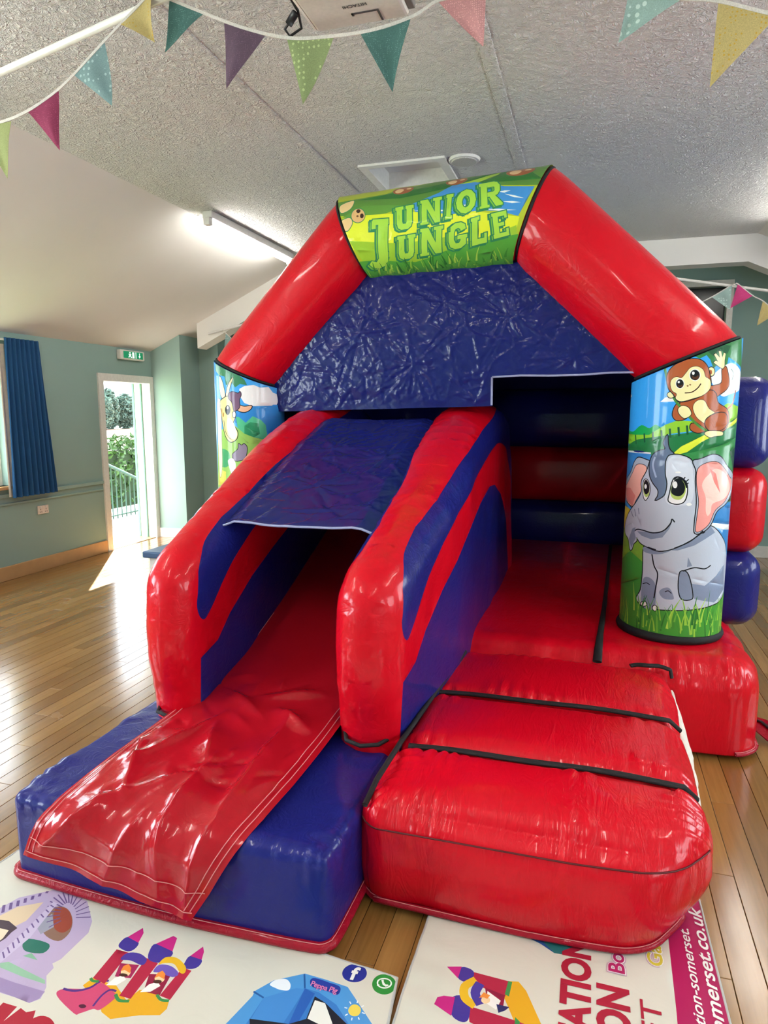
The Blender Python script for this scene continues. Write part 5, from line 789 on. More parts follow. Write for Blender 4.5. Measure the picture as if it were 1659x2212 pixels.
PRINT_MAT_A = [('p','#b7a6c4',0,[(-1791,1400),(-1782,1460),(-1751,1496),(-1730,1550),(-1649,1614),(-1585,1615),(-1506,1605),(-1428,1536),(-1406,1494),(-1412,1388),(-1424,1368),(-1409,1357),(-1409,1330),(-1380,1299),(-1366,1264),(-1385,1244),(-1438,1247),(-1612,1243)]),('p','#d8c0a0',0,[(-1749,1388),(-1724,1471),(-1702,1517),(-1637,1558),(-1626,1476),(-1641,1446),(-1636,1387),(-1672,1319)]),('p','#4a3a44',0,[(-1730,1444),(-1709,1456),(-1678,1460),(-1628,1444),(-1631,1425),(-1629,1401),(-1642,1362)]),('p','#e6d3b6',0,[(-1710,1353),(-1679,1428),(-1646,1429),(-1637,1399),(-1654,1303)]),('P','#8a6a5a',0,[(-1598,1516),(-1577,1556),(-1537,1555),(-1491,1523),(-1461,1477),(-1469,1439),(-1537,1453)]),('P','#9a4a38',0,[(-1577,1543),(-1550,1557),(-1509,1537),(-1474,1497),(-1482,1470),(-1525,1482)]),('p','#9a9aa8',0,[(-1590,1474),(-1571,1525),(-1525,1482),(-1541,1446)]),('P','#2f6f5f',0,[(-1562,1398),(-1561,1422),(-1486,1422),(-1477,1390),(-1530,1380)]),('p','#7fae8f',0,[(-1526,1364),(-1510,1380),(-1473,1364)]),('p','#8fb89a',0,[(-1569,1324),(-1549,1335),(-1464,1324),(-1402,1317),(-1391,1306),(-1472,1306),(-1556,1312)]),('p','#9a86ae',0,[(-1583,1287),(-1476,1284),(-1372,1286),(-1370,1263),(-1385,1244),(-1438,1247),(-1541,1249)]),('S','#6a5484',4,[(-1523,1510),(-1539,1476)]),('S','#6a5484',4,[(-1534,1519),(-1561,1491)]),('S','#6a5484',4,[(-1544,1528),(-1581,1508)]),('S','#6a5484',4,[(-1552,1539),(-1598,1527)]),('S','#6a5484',4,[(-1558,1549),(-1611,1547)]),('S','#6a5484',4,[(-1563,1558),(-1619,1567)]),('S','#6a5484',4,[(-1565,1566),(-1622,1585)]),('S','#6a5484',4,[(-1564,1573),(-1618,1600)]),('S','#6a5484',4,[(-1561,1577),(-1609,1612)]),('S','#6a5484',4,[(-1555,1579),(-1594,1619)]),('S','#6a5484',4,[(-1547,1578),(-1576,1622)]),('S','#6a5484',4,[(-1538,1575),(-1554,1620)]),('S','#6a5484',4,[(-1528,1570),(-1530,1612)]),('S','#6a5484',4,[(-1517,1563),(-1506,1601)]),('S','#6a5484',4,[(-1506,1554),(-1483,1586)]),('S','#6a5484',4,[(-1496,1544),(-1462,1568)]),('S','#6a5484',4,[(-1488,1534),(-1445,1549)]),('S','#6a5484',9,[(-1726,1483),(-1749,1510)]),('S','#6a5484',9,[(-1715,1501),(-1735,1525)]),('S','#6a5484',9,[(-1704,1519),(-1721,1540)]),('S','#6a5484',9,[(-1693,1538),(-1707,1555)]),('S','#6a5484',9,[(-1682,1556),(-1692,1571)]),('S','#6a5484',9,[(-1671,1575),(-1678,1587)]),('S','#6a5484',9,[(-1660,1594),(-1663,1603)]),('p','#c4b6d0',0,[(-1600,1353),(-1597,1447),(-1608,1570),(-1589,1565),(-1562,1428),(-1569,1324)]),('S','#6f5a8a',4,[(-1596,1359),(-1572,1342)]),('S','#6f5a8a',4,[(-1597,1377),(-1573,1361)]),('S','#6f5a8a',4,[(-1597,1396),(-1575,1380)]),('S','#6f5a8a',4,[(-1598,1414),(-1576,1400)]),('S','#6f5a8a',4,[(-1599,1433),(-1578,1420)]),('S','#6f5a8a',4,[(-1600,1452),(-1580,1440)]),('S','#6f5a8a',4,[(-1601,1472),(-1581,1461)]),('S','#6f5a8a',4,[(-1602,1492),(-1583,1482)]),('S','#6f5a8a',4,[(-1603,1512),(-1585,1504)]),('S','#6f5a8a',4,[(-1604,1533),(-1586,1526)]),('S','#6f5a8a',4,[(-1605,1554),(-1588,1549)]),('p','#dfa628',0,[(-1287,1333),(-1277,1361),(-1198,1360),(-1140,1329),(-1127,1367),(-1078,1377),(-1051,1352),(-1027,1359),(-1019,1338),(-1025,1316),(-1077,1300),(-1143,1268),(-1180,1279),(-1196,1293)]),('p','#8f2440',0,[(-1134,1420),(-1072,1434),(-1062,1367),(-1113,1366)]),('p','#a12c58',0,[(-1236,1426),(-1181,1438),(-1175,1392),(-1221,1383)]),('P','#c94a70',0,[(-1333,1286),(-1330,1309),(-1268,1328),(-1247,1355),(-1186,1339),(-1173,1328),(-1188,1284),(-1208,1280),(-1232,1259),(-1247,1254)]),('S','#54307c',7,[(-1332,1309),(-1294,1313),(-1262,1333),(-1249,1357),(-1227,1366)]),('S','#54307c',6,[(-1214,1287),(-1214,1321),(-1204,1343),(-1185,1344)]),('P','#54243c',0,[(-1231,1282),(-1236,1284),(-1242,1285),(-1248,1283),(-1252,1280),(-1251,1276),(-1246,1274),(-1240,1273),(-1234,1275),(-1231,1278)]),('p','#b02c46',0,[(-1280,1465),(-1236,1465),(-1232,1354),(-1277,1361)]),('p','#b02c46',0,[(-1177,1466),(-1132,1458),(-1132,1336),(-1168,1335)]),('p','#b02c46',0,[(-1055,1466),(-1025,1464),(-1027,1364),(-1062,1367)]),('S','#3f8a4a',8,[(-1283,1359),(-1270,1353),(-1253,1356)]),('S','#3f8a4a',9,[(-1181,1336),(-1159,1323),(-1131,1329)]),('S','#3f8a4a',8,[(-1071,1367),(-1050,1357),(-1028,1361)]),('P','#453a92',0,[(-1288,1492),(-1280,1515),(-1236,1508),(-1230,1483),(-1244,1468),(-1279,1474)]),('P','#453a92',0,[(-1185,1491),(-1182,1518),(-1117,1507),(-1113,1480),(-1133,1460),(-1168,1463)]),('P','#453a92',0,[(-1059,1480),(-1058,1508),(-1019,1507),(-1014,1484),(-1028,1469),(-1053,1466)]),('p','#c42e80',0,[(-1280,1515),(-1259,1560),(-1244,1543),(-1235,1506)]),('p','#c42e80',0,[(-1182,1518),(-1149,1558),(-1133,1554),(-1117,1507)]),('p','#c42e80',0,[(-1058,1508),(-1041,1550),(-1028,1534),(-1019,1507)]),('P','#4b3f98',0,[(-1245,1437),(-1240,1463),(-1207,1473),(-1173,1462),(-1173,1440),(-1214,1443)]),('P','#6b58b0',0,[(-1128,1430),(-1125,1455),(-1089,1460),(-1055,1445),(-1063,1429),(-1108,1431)]),('P','#e2b32c',0,[(-1129,1454),(-1124,1482),(-1090,1490),(-1050,1472),(-1039,1452),(-1052,1448),(-1086,1469),(-1116,1463)]),('p','#f0ece6',0,[(-1225,1352),(-1218,1379),(-1201,1394),(-1184,1384),(-1198,1360)]),('P','#f0cfa0',0,[(-1188,1409),(-1196,1415),(-1207,1417),(-1215,1415),(-1218,1408),(-1215,1401),(-1207,1394),(-1197,1392),(-1189,1395),(-1186,1401)]),('p','#e88a3c',0,[(-1217,1403),(-1221,1420),(-1212,1431),(-1196,1422),(-1188,1406),(-1209,1410)]),('P','#4a3226',0,[(-1189,1398),(-1194,1400),(-1201,1400),(-1209,1398),(-1213,1394),(-1213,1391),(-1208,1389),(-1201,1389),(-1194,1391),(-1189,1394)]),('p','#f0ece6',0,[(-1121,1361),(-1113,1389),(-1095,1404),(-1079,1394),(-1094,1370)]),('P','#f0cfa0',0,[(-1082,1418),(-1090,1424),(-1099,1427),(-1108,1424),(-1111,1418),(-1109,1410),(-1101,1404),(-1092,1402),(-1084,1404),(-1080,1411)]),('p','#e88a3c',0,[(-1111,1412),(-1113,1429),(-1104,1440),(-1089,1432),(-1082,1416),(-1102,1420)]),('P','#4a3226',0,[(-1084,1408),(-1088,1410),(-1095,1410),(-1102,1408),(-1107,1404),(-1107,1400),(-1103,1398),(-1096,1398),(-1088,1400),(-1084,1404)]),('S','#a82034',46,[(-1428,1150),(-1430,1225)]),('S','#a82034',50,[(-1393,1131),(-1370,1219)]),('S','#a82034',46,[(-1370,1219),(-1326,1147)]),('P','#a82034',0,[(-1321,1165),(-1340,1199),(-1325,1221),(-1292,1222),(-1259,1202),(-1240,1161),(-1279,1145)]),('P','#e6e2d4',0,[(-1300,1172),(-1309,1193),(-1296,1201),(-1279,1193),(-1273,1172),(-1284,1160)]),('p','#3c78bd',0,[(-871,1267),(-844,1344),(-819,1440),(-820,1457),(-786,1502),(-711,1549),(-646,1549),(-580,1543),(-548,1515),(-444,1423),(-432,1385),(-862,1253)]),('p','#4f93cf',0,[(-878,1279),(-845,1345),(-819,1440),(-820,1457),(-786,1502),(-711,1549),(-692,1505),(-751,1461),(-787,1444),(-793,1376),(-801,1306)]),('p','#4f93cf',0,[(-711,1549),(-646,1549),(-580,1543),(-548,1515),(-444,1423),(-484,1390),(-590,1482),(-650,1505),(-692,1505)]),('p','#4787ca',0,[(-787,1444),(-715,1498),(-691,1503),(-696,1449),(-703,1392),(-789,1375)]),('p','#2f5fae',0,[(-692,1505),(-659,1498),(-668,1395),(-689,1393)]),('p','#26262e',0,[(-656,1490),(-622,1480),(-545,1437),(-481,1384),(-641,1335),(-768,1331),(-793,1376),(-689,1393),(-651,1420)]),('p','#e8e6de',0,[(-651,1479),(-621,1478),(-579,1426),(-606,1414),(-648,1422)]),('S','#2a5a96',5,[(-823,1454),(-787,1444)]),('S','#2a5a96',5,[(-712,1547),(-692,1505)]),('P','#e9edf2',0,[(-790,1487),(-780,1506),(-754,1516),(-735,1504),(-732,1486),(-752,1480),(-768,1481)]),('P','#2b3f9a',0,[(-688,1532),(-678,1544),(-636,1543),(-600,1537),(-598,1512),(-632,1515),(-673,1515)]),('P','#e8cf5a',0,[(-521,1484),(-527,1493),(-538,1497),(-548,1494),(-553,1485),(-553,1474),(-546,1465),(-536,1462),(-526,1465),(-521,1473)]),('S','#e9edf2',3,[(-516,1479),(-508,1478)]),('S','#e9edf2',3,[(-521,1463),(-516,1457)]),('S','#e9edf2',3,[(-536,1457),(-535,1449)]),('S','#e9edf2',3,[(-551,1464),(-556,1458)]),('S','#e9edf2',3,[(-558,1480),(-566,1480)]),('S','#e9edf2',3,[(-553,1495),(-559,1501)]),('S','#e9edf2',3,[(-538,1502),(-539,1510)]),('S','#e9edf2',3,[(-523,1495),(-518,1500)]),('P','#2b3590',0,[(-544,1603),(-557,1619),(-577,1626),(-598,1619),(-611,1602),(-611,1582),(-598,1566),(-577,1561),(-557,1567),(-544,1583)]),('P','#2f8a3c',0,[(-454,1591),(-466,1608),(-486,1615),(-506,1609),(-518,1592),(-518,1571),(-506,1554),(-486,1548),(-467,1554),(-455,1570)]),('P','#f0f4ee',0,[(-466,1591),(-473,1600),(-485,1603),(-498,1599),(-507,1590),(-507,1579),(-500,1570),(-488,1567),(-475,1571),(-467,1580)]),('P','#2f8a3c',0,[(-470,1590),(-475,1597),(-485,1599),(-496,1596),(-503,1589),(-503,1580),(-498,1573),(-488,1571),(-478,1574),(-471,1582)]),('p','#f0f4ee',0,[(-505,1572),(-499,1577),(-496,1568)]),('p','#f0f4ee',0,[(-498,1593),(-492,1596),(-489,1588),(-482,1582),(-475,1584),(-473,1580),(-480,1575),(-490,1579)])]
PRINT_MAT_B = [('p','#ad1f58',0,[(284,2262),(274,2149),(289,2043),(282,1723),(265,1330),(440,1384),(412,1730),(407,2169),(409,2278),(386,2340)]),('p','#2c4c8c',0,[(-270,1915),(-180,1928),(-29,1890),(-39,1834),(-80,1856),(-176,1891)]),('p','#2f6f72',0,[(-74,1867),(22,1897),(-1,1837),(-39,1834)]),('p','#dfa628',0,[(-159,1694),(-129,1701),(-106,1676),(-60,1585),(12,1452),(-70,1427),(-127,1570),(-165,1643)]),('p','#b02c46',0,[(-257,1696),(-153,1694),(-159,1641),(-254,1657)]),('p','#b02c46',0,[(-250,1584),(-187,1579),(-116,1573),(-59,1564),(-98,1501),(-239,1535)]),('p','#3f8a4a',0,[(-157,1695),(-146,1694),(-149,1644),(-161,1648)]),('p','#3f8a4a',0,[(-126,1584),(-113,1574),(-112,1535),(-124,1537)]),('P','#453a92',0,[(-291,1704),(-256,1699),(-255,1665),(-272,1656),(-294,1665)]),('p','#c42e80',0,[(-332,1695),(-291,1706),(-294,1663)]),('P','#453a92',0,[(-298,1595),(-273,1610),(-247,1589),(-243,1541),(-261,1529),(-289,1544)]),('p','#c42e80',0,[(-339,1561),(-336,1587),(-320,1597),(-290,1601),(-288,1539)]),('S','#e2b32c',24,[(-244,1672),(-270,1641),(-263,1606),(-233,1589)]),('S','#4b3f98',26,[(-231,1664),(-239,1628),(-219,1597)]),('p','#8f2440',0,[(-216,1654),(-160,1645),(-160,1601),(-202,1603)]),('p','#eeeae4',0,[(-208,1645),(-169,1624),(-177,1592),(-205,1605)]),('P','#f0cfa0',0,[(-197,1619),(-200,1624),(-207,1627),(-214,1625),(-219,1619),(-220,1611),(-217,1606),(-211,1603),(-204,1605),(-198,1611)]),('p','#e88a3c',0,[(-227,1617),(-217,1638),(-199,1633),(-205,1620),(-214,1622)]),('p','#2f3566',0,[(-179,1610),(-144,1610),(-154,1596),(-170,1584)])]
# ------------------------------------------------------------------ the inflatable castle
RED, BLUE = '#cf081f', '#1b2072'
M_RED = pvc('red_coated_fabric', RED, 0.30, 0.16, coat=0.3)
M_REDT = pvc('red_tube_fabric', RED, 0.30, 0.22, coat=0.3, gscale=(5, 9, 5))
M_REDSTEP = pvc('red_step_fabric', RED, 0.27, 0.40, coat=0.3, gscale=(12, 3, 3))
M_REDBED = pvc('red_bed_fabric', RED, 0.29, 0.30, coat=0.3, gscale=(10, 3, 3))
M_BLUE = pvc('blue_coated_fabric', BLUE, 0.34, 0.25, coat=0.3)
M_BLUEC = pvc('blue_crinkled_sheet', '#161e66', 0.22, 0.08, crinkle=0.05, coat=0.25)
M_REDC = pvc('red_loose_sheet', '#b01222', 0.18, 0.12, coat=0.5)
M_PRINT = pvc('printed_vinyl', '#ffffff', 0.32, 0.10, col_attr='print', coat=0.3)
M_WEB = plain('black_webbing', '#131316', 0.75, noise=0.3, nscale=220)
M_HEM = plain('pale_hem_thread', '#9aa0c4', 0.7)
M_THREAD = plain('pink_stitching', '#e08a8a', 0.7)
M_HEMRED = pvc('dark_red_hem', '#a01028', 0.32, 0.4, coat=0.2, gscale=(14, 14, 14))

castle = empty('bouncy_castle', (-.77, 3.7, 0), 'red and blue inflatable castle with jungle arch, slide and steps', 'bouncy castle')
CY = 3.71
CXL, CXR, CR, CRL = -2.085, .43, .236, .215
ARCH = [(CXL, .46), (CXL, 1.846), (-1.345, 2.583), (-.33, 2.605), (CXR, 1.86), (CXR, .46)]
def YS(x):                               # the arch stands slightly askew: its left foot is further back
    return CY + (CXR - x) * .07

def arch_seg(i, name, mat, r, bul=0.012, nL=26, n=40):
    """one straight tube of the arch, mitred against its neighbours"""
    A = np.array(ARCH, float)
    p, q = A[i], A[i + 1]
    d = (q - p) / np.linalg.norm(q - p)
    def plane(k):                       # mitre normal at point k
        if k == 0: return (A[1] - A[0]) / np.linalg.norm(A[1] - A[0])
        if k == len(A) - 1: return (A[-1] - A[-2]) / np.linalg.norm(A[-1] - A[-2])
        a = (A[k] - A[k - 1]); a /= np.linalg.norm(a); b = (A[k + 1] - A[k]); b /= np.linalg.norm(b)
        m = a + b; return m / np.linalg.norm(m)
    n0, n1 = plane(i), plane(i + 1)
    e = np.array([d[1], -d[0]])         # in-plane perpendicular (outer side for this arch order is -e)
    V = []
    ends = ([], [])
    for k in range(n):
        a = 2 * PI * k / n
        o2 = e * (r * math.cos(a)); yo = r * math.sin(a)
        t0 = -np.dot(o2, n0) / np.dot(d, n0)
        t1 = np.linalg.norm(q - p) - np.dot(o2, n1) / np.dot(d, n1)
        for j in range(nL):
            f = j / (nL - 1)
            rr = r * (1 + bul * math.sin(PI * f) ** .6) - r * .03 * (1 - min(1, min(f, 1 - f) * 14))
            s = t0 + (t1 - t0) * f
            w = p + d * s + e * (rr * math.cos(a))
            wr = .0025 * math.sin(a * 23 + i) * max(0, 1 - min(f, 1 - f) * 9)
            V.append((w[0], YS(w[0]) + (rr + wr) * math.sin(a), w[1]))
            if j == 0: ends[0].append(Vector((w[0], YS(w[0]) + yo, w[1])))
            if j == nL - 1: ends[1].append(Vector((w[0], YS(w[0]) + yo, w[1])))
    F = [(k * nL + j, ((k + 1) % n) * nL + j, ((k + 1) % n) * nL + j + 1, k * nL + j + 1) for k in range(n) for j in range(nL - 1)]
    o = mesh(name, V, F, mat, castle, True)
    return o, ends
seam_rings = []
for i, (nm, mt) in enumerate((('column', M_BLUE), ('arch_tube', M_REDT), ('arch_tube', M_REDT), ('arch_tube', M_REDT), ('column', M_BLUE))):
    o, en = arch_seg(i, nm, mt, (CRL - .006, .213, .222, .230, CR - .006)[i])
    if i == 0: left_col = o
    if i == 2: top_tube = o
    if i == 4: right_col = o
    if i < 4:
        seam_rings.append(en[1])
for k, rg in enumerate(seam_rings):
    c = sum(rg, Vector()) / len(rg)
    tube('seam_piping', [c + (p - c) * 1.012 for p in rg], .0085, M_WEB, castle, 8, True)
# black webbing at the column feet
for cx, cr_ in ((CXL, CRL), (CXR, CR)):
    rg = [(cx + (cr_ + .004) * math.cos(2 * PI * k / 40), YS(cx) + (cr_ + .004) * math.sin(2 * PI * k / 40), .484) for k in range(40)]
    tube('foot_webbing', rg, .023, M_WEB, castle, 8, True, 1.0)

def mitre_z(cx, s, side):               # height of the mitre seam over a column at arc position s
    r = CR if side > 0 else CRL
    x = r * math.sin(s / r)
    return (1.86 if side > 0 else 1.846) + side * x * .43

rnd = random.Random(5)
def blades(n, u0, u1, vfun, h0, h1, cols, lean=.35, w=.010):
    out = []
    for _ in range(n):
        u = rnd.uniform(u0, u1); v = vfun(u) + rnd.uniform(-.01, .10); h = rnd.uniform(h0, h1)
        l = rnd.uniform(-lean, lean) * h
        P = smooth_open([(u, v), (u + l * .35, v + h * .55), (u + l, v + h)], 4)
        out.append((stroke_poly(P, rnd.uniform(.6, 1.3) * w, .85), rnd.choice(cols)))
    return out
GREENS = ['#5fa33a', '#3f8432', '#86b83f', '#2c6b2c', '#9cc24a']

def col_map(cx, r):
    r0 = r - .0095
    return lambda u, v: (cx + r * math.sin(u / r0), YS(cx + r * math.sin(u / r0)) - r * math.cos(u / r0), v)
us = np.linspace(-.43, .43, 25)
outl = [(u, .505) for u in us] + [(u, mitre_z(CXR, u, 1) - .012) for u in us[::-1]]
print_panel('printed_panel', outl, '#2f8fd6', PRINT_RIGHT, col_map(CXR, CR * 1.0 + .0095), M_PRINT, right_col, .020,
            blades(120, -.41, .41, lambda u: .50, .05, .15, GREENS), gain=1.35, label='print of a waving monkey above a grey elephant in grass')
us = us * .9
outl = [(u, .505) for u in us] + [(u, mitre_z(CXL, u, -1) - .012) for u in us[::-1]]
print_panel('printed_panel', outl, '#3f97da', PRINT_LEFT, col_map(CXL, CRL + .0095), M_PRINT, left_col, .022,
            blades(60, -.37, .37, lambda u: .50, .05, .15, GREENS), gain=1.25, label='print of a giraffe head under a cloud')
# title panel wrapped over the front of the top tube
TR = .222
def top_x(u_phi, end):
    zz = TR * math.sin(u_phi / TR)
    return (-1.345 - .40 * zz) if end == 0 else (-.33 + .43 * zz)
ph = np.linspace(-.322, .42, 22)
outl = [(top_x(p, 1) - .012, p) for p in ph] + [(top_x(p, 0) + .012, p) for p in ph[::-1]]
def title_map(u, v):
    r = TR * 1.0 + .0105
    wob = .003 * math.sin(u * 31 + v * 12) * (1 if v < -.1 else .3)
    zc = 2.583 + (u + 1.345) / 1.015 * .022
    return (u, YS(u) - (r + wob) * math.cos(v / TR), zc + (r + wob) * math.sin(v / TR))
print_panel('title_panel', outl, '#a4b52f', PRINT_TITLE, title_map, M_PRINT, top_tube, .022,
            blades(110, -1.27, -.42, lambda u: -.335, .03, .09, GREENS, .5, .012), gain=1.25, label='green jungle banner lettered JUNIOR JUNGLE')

# crinkled blue sheet filling the arch, cut out over the doorway
def sheet_in_polygon(name, poly, step, mapf, mat, parent, label=None, thick=.004):
    P = np.array(poly, float)
    if area2(P) < 0: P = P[::-1]
    D = []
    for a, b in zip(P, np.roll(P, -1, axis=0)):
        n = max(1, int(np.linalg.norm(b - a) / step))
        D += [a + (b - a) * k / n for k in range(n)]
    V = [Vector(map(float, p)) for p in D]; Fc = [list(range(len(V)))]
    x0, y0 = P.min(0); x1, y1 = P.max(0)
    for a in np.arange(x0 + step / 2, x1, step):
        for b in np.arange(y0 + step / 2, y1, step):
            V.append(Vector((float(a) + .2 * step * math.sin(b * 733), float(b) + .2 * step * math.sin(a * 517))))
    vo, eo, fo, _, _, fg = delaunay_2d_cdt(V, [], Fc, 0, 1e-6, True)
    keep = [f for f, o in zip(fo, fg) if o]
    used = sorted({i for f in keep for i in f}); idx = {v: i for i, v in enumerate(used)}
    uv = np.array([(vo[i].x, vo[i].y) for i in used])
    # distance to the border
    dist = np.full(len(uv), 9.0)
    for a, b in zip(P, np.roll(P, -1, axis=0)):
        ab = b - a; t = np.clip(((uv - a) @ ab) / (ab @ ab), 0, 1)
        dist = np.minimum(dist, np.linalg.norm(uv - (a + t[:, None] * ab), axis=1))
    W = mapf(uv, dist)
    return mesh(name, W, [[idx[i] for i in f] for f in keep], mat, parent, True, label=label)
LX, LZ = -.53, 1.785
poly = [(-1.90, 1.60), (LX, 1.63), (LX, LZ), (.235, LZ + .01), (.26, 1.85), (-.37, 2.46), (-1.31, 2.44), (-1.96, 1.80)]
SEG_A = random_creases(420, -1.9, .2, 1.65, 2.45, 12, .0052, .0048, .10, .42, [(-.62, 1.65), (-.98, 1.86), (-.45, 2.1), (-1.3, 2.05), (-.1, 1.88), (-.8, 2.2)])
def front_map(uv, dist):
    h = crumple(uv[:, 0], uv[:, 1], .15, 3)
    sag = .03 * np.sin(np.clip((2.4 - uv[:, 1]) / .8, 0, 1) * PI)
    f = np.clip(dist / .04, .2, 1)
    h2 = crumple(uv[:, 0], uv[:, 1], .075, 41)
    y = YS(uv[:, 0]) - .035 - sag - (.006 * (h - .5) + .0028 * h2 + creases(uv[:, 0], uv[:, 1], SEG_A)) * f
    return np.stack([uv[:, 0], y, uv[:, 1]], 1)
front_sheet = sheet_in_polygon('arch_sheet', poly, .0078, front_map, M_BLUEC, castle, 'crinkled shiny blue sheet filling the arch')
tube('hem', [(LX, YS(LX) - .055, 1.635), (LX, YS(LX) - .065, LZ)], .006, M_HEM, front_sheet, 6)
tube('hem', [(LX, YS(LX) - .065, LZ)] + [(LX + f * .76, YS(LX + f * .76) - .066, LZ + .01 * f + .004 * math.sin(f * 9)) for f in (.2, .4, .6, .8, 1)], .006, M_HEM, front_sheet, 6)

# ---- slide walls: inflated panels with looping stripes
PROF = [(2.27, -.05), (2.25, .15), (2.23, .42), (2.19, .62), (2.20, .88), (2.27, 1.01), (2.50, 1.12), (2.90, 1.28), (3.35, 1.47), (3.80, 1.61), (4.20, 1.66), (4.55, 1.60),
        (4.80, 1.38), (4.94, 1.05), (4.98, .7), (4.98, -.05)]
BLUE1 = [(4.30, 1.625), (3.90, 1.56), (3.62, 1.50), (3.2, 1.37), (2.86, 1.235), (2.60, 1.14), (2.43, 1.06), (2.34, .98), (2.30, .88), (2.29, .80), (2.33, .755),
         (2.39, .79), (2.50, .89), (2.66, 1.0), (2.88, 1.11), (3.3, 1.26), (3.55, 1.34), (3.85, 1.40), (4.15, 1.41), (4.45, 1.33), (4.70, 1.1), (4.85, .8), (4.93, .8), (4.88, 1.1), (4.74, 1.36), (4.52, 1.55)]
BLUE2 = [(2.30, -.15), (2.30, .60), (2.44, .63), (2.55, .72), (2.76, .84), (2.96, .93), (3.22, 1.04), (3.45, 1.13), (3.72, 1.19), (3.90, 1.18), (4.2, 1.09), (4.5, .88), (4.7, .55), (4.8, -.15)]
def slide_wall(cx, T, R=.17):
    P = smooth_closed(PROF, 5)[:]          # rounded profile
    P = np.array([p for p in P])
    if area2(P) < 0: P = P[::-1]
    polys = [P]
    for q in (BLUE1, BLUE2):
        Q = smooth_closed(q, 4) if q is BLUE1 else np.array(q, float)
        if area2(Q) < 0: Q = Q[::-1]
        polys.append(Q)
    V, Fs = [], []
    for Q in polys:
        Fs.append(list(range(len(V), len(V) + len(Q)))); V += [Vector(map(float, p)) for p in Q]
    for k, off in enumerate((.004, .012, .025, .045, .075, .115, .16)):
        Q = offset_poly(P, -off)
        V += [Vector(map(float, p)) for p in Q]
    st = .035
    for a in np.arange(2.1, 5.1, st):
        for b in np.arange(-.05, 1.75, st):
            V.append(Vector((float(a) + .004 * math.sin(b * 91), float(b) + .004 * math.sin(a * 77))))
    vo, eo, fo, _, _, fg = delaunay_2d_cdt(V, [], Fs, 0, 1e-5, True)
    keep = [(f, max(o)) for f, o in zip(fo, fg) if 0 in o]
    used = sorted({i for f, _ in keep for i in f}); idx = {v: i for i, v in enumerate(used)}
    uv = np.array([(vo[i].x, vo[i].y) for i in used])
    dist = np.full(len(uv), 9.0); near = np.zeros_like(uv)
    for a, b in zip(P, np.roll(P, -1, axis=0)):
        ab = b - a; t = np.clip(((uv - a) @ ab) / (ab @ ab), 0, 1)
        q = a + t[:, None] * ab; dd = np.linalg.norm(uv - q, axis=1)
        m = dd < dist; dist = np.where(m, dd, dist); near = np.where(m[:, None], q, near)
    arc = np.zeros(len(uv))
    c0 = np.array([3.6, .6]); ang = np.arctan2(near[:, 1] - c0[1], near[:, 0] - c0[0])
    tw = T * np.interp(uv[:, 0], [2.2, 2.6, 3.2, 4.2], [.66, .74, .9, 1.0])
    th = tw * np.sqrt(np.clip(1 - (1 - np.clip(dist / (R * .8), 0, 1)) ** 2.2, 0, 1))
    # pinched gathers along the ridge
    s = near[:, 0] * 9 + near[:, 1] * 9
    wr = np.abs(np.sin(s * 3.2 + 4 * vnoise(s * 1.1, s * 0 + 3, 4))) * vnoise(s * 1.7, dist * 8, 8)
    th = th + .010 * wr * np.clip(dist / .02, 0, 1) * np.clip((.15 - dist) / .12, 0, 1)
    th = th + .012 * (vnoise(uv[:, 0] * 6, uv[:, 1] * 6, 11) - .5) * np.clip(dist / .1, 0, 1)
    n = len(uv)
    cs = cx - .055 * np.interp(uv[:, 0], [2.2, 3.0], [1, 0]) * (1 if cx > -1 else -.5)
    W = [(cs[i] + th[i], uv[i, 0], uv[i, 1]) for i in range(n)] + [(cs[i] - th[i], uv[i, 0], uv[i, 1]) for i in range(n)]
    # weld the rim
    rim = {i: i for i in range(n) if dist[i] < 1e-4}
    F, MI = [], []
    for f, c in keep:
        g = [idx[i] for i in f]
        F.append(tuple(g)); MI.append(0 if c == 0 else 1)
        F.append(tuple((rim[i] if i in rim else i + n) for i in g[::-1])); MI.append(0 if c == 0 else 1)
    o = mesh('slide_wall', W, F, [M_RED, M_BLUE], castle, True)
    o.data.polygons.foreach_set('material_index', MI)
    o.data.validate()
    return o
sw_right = slide_wall(-.715, .19)
sw_left = slide_wall(-1.635, .17)
for o, cx, T in ((sw_right, -.77, .125), (sw_left, -1.60, .12)):
    tube('base_piping', [(cx - T, 2.5, .40), (cx - T * .85, 2.32, .385), (cx - T * .5, 2.225, .378), (cx, 2.205, .374), (cx + T * .5, 2.225, .378), (cx + T * .9, 2.32, .385), (cx + T * 1.08, 2.6, .40), (cx + T * 1.1, 3.1, .42)], .008, M_WEB, o, 8)

# hood over the upper slide
def hood():
    nu, nv = 120, 170
    U, Vv = np.meshgrid(np.linspace(0, 1, nu), np.linspace(0, 1, nv))
    y = 2.57 + Vv * (3.72 - 2.57)
    x = -1.60 + U * (.83)
    ridge = np.interp(y, [2.5, 2.9, 3.35, 3.8, 4.2], [1.12, 1.28, 1.47, 1.61, 1.66])
    z = ridge - .012 - .035 * np.sin(PI * U) * (.5 + .5 * np.sin(PI * np.clip(Vv, 0, 1)))
    ed = np.clip(np.minimum(U, 1 - U) / .16, 0, 1)
    seg = random_creases(190, -1.55, -.8, 2.6, 3.7, 5, .006, .006, .10, .40, [(-1.25, 2.95), (-.98, 3.2), (-1.3, 3.3)])
    z = z + (.006 * (crumple(x, y, .15, 8) - .5) + creases(x, y, seg)) * ed - .05 * (1 - ed)
    W = np.stack([x, y, z], -1).reshape(-1, 3)
    o = mesh('slide_hood', W, grid_faces(nu, nv), M_BLUEC, castle, True, label='crinkled blue sheet roofing the slide')
    tube('hem', [tuple(W[i]) for i in range(0, nu, 6)], .0055, M_HEM, o, 6)
hood()

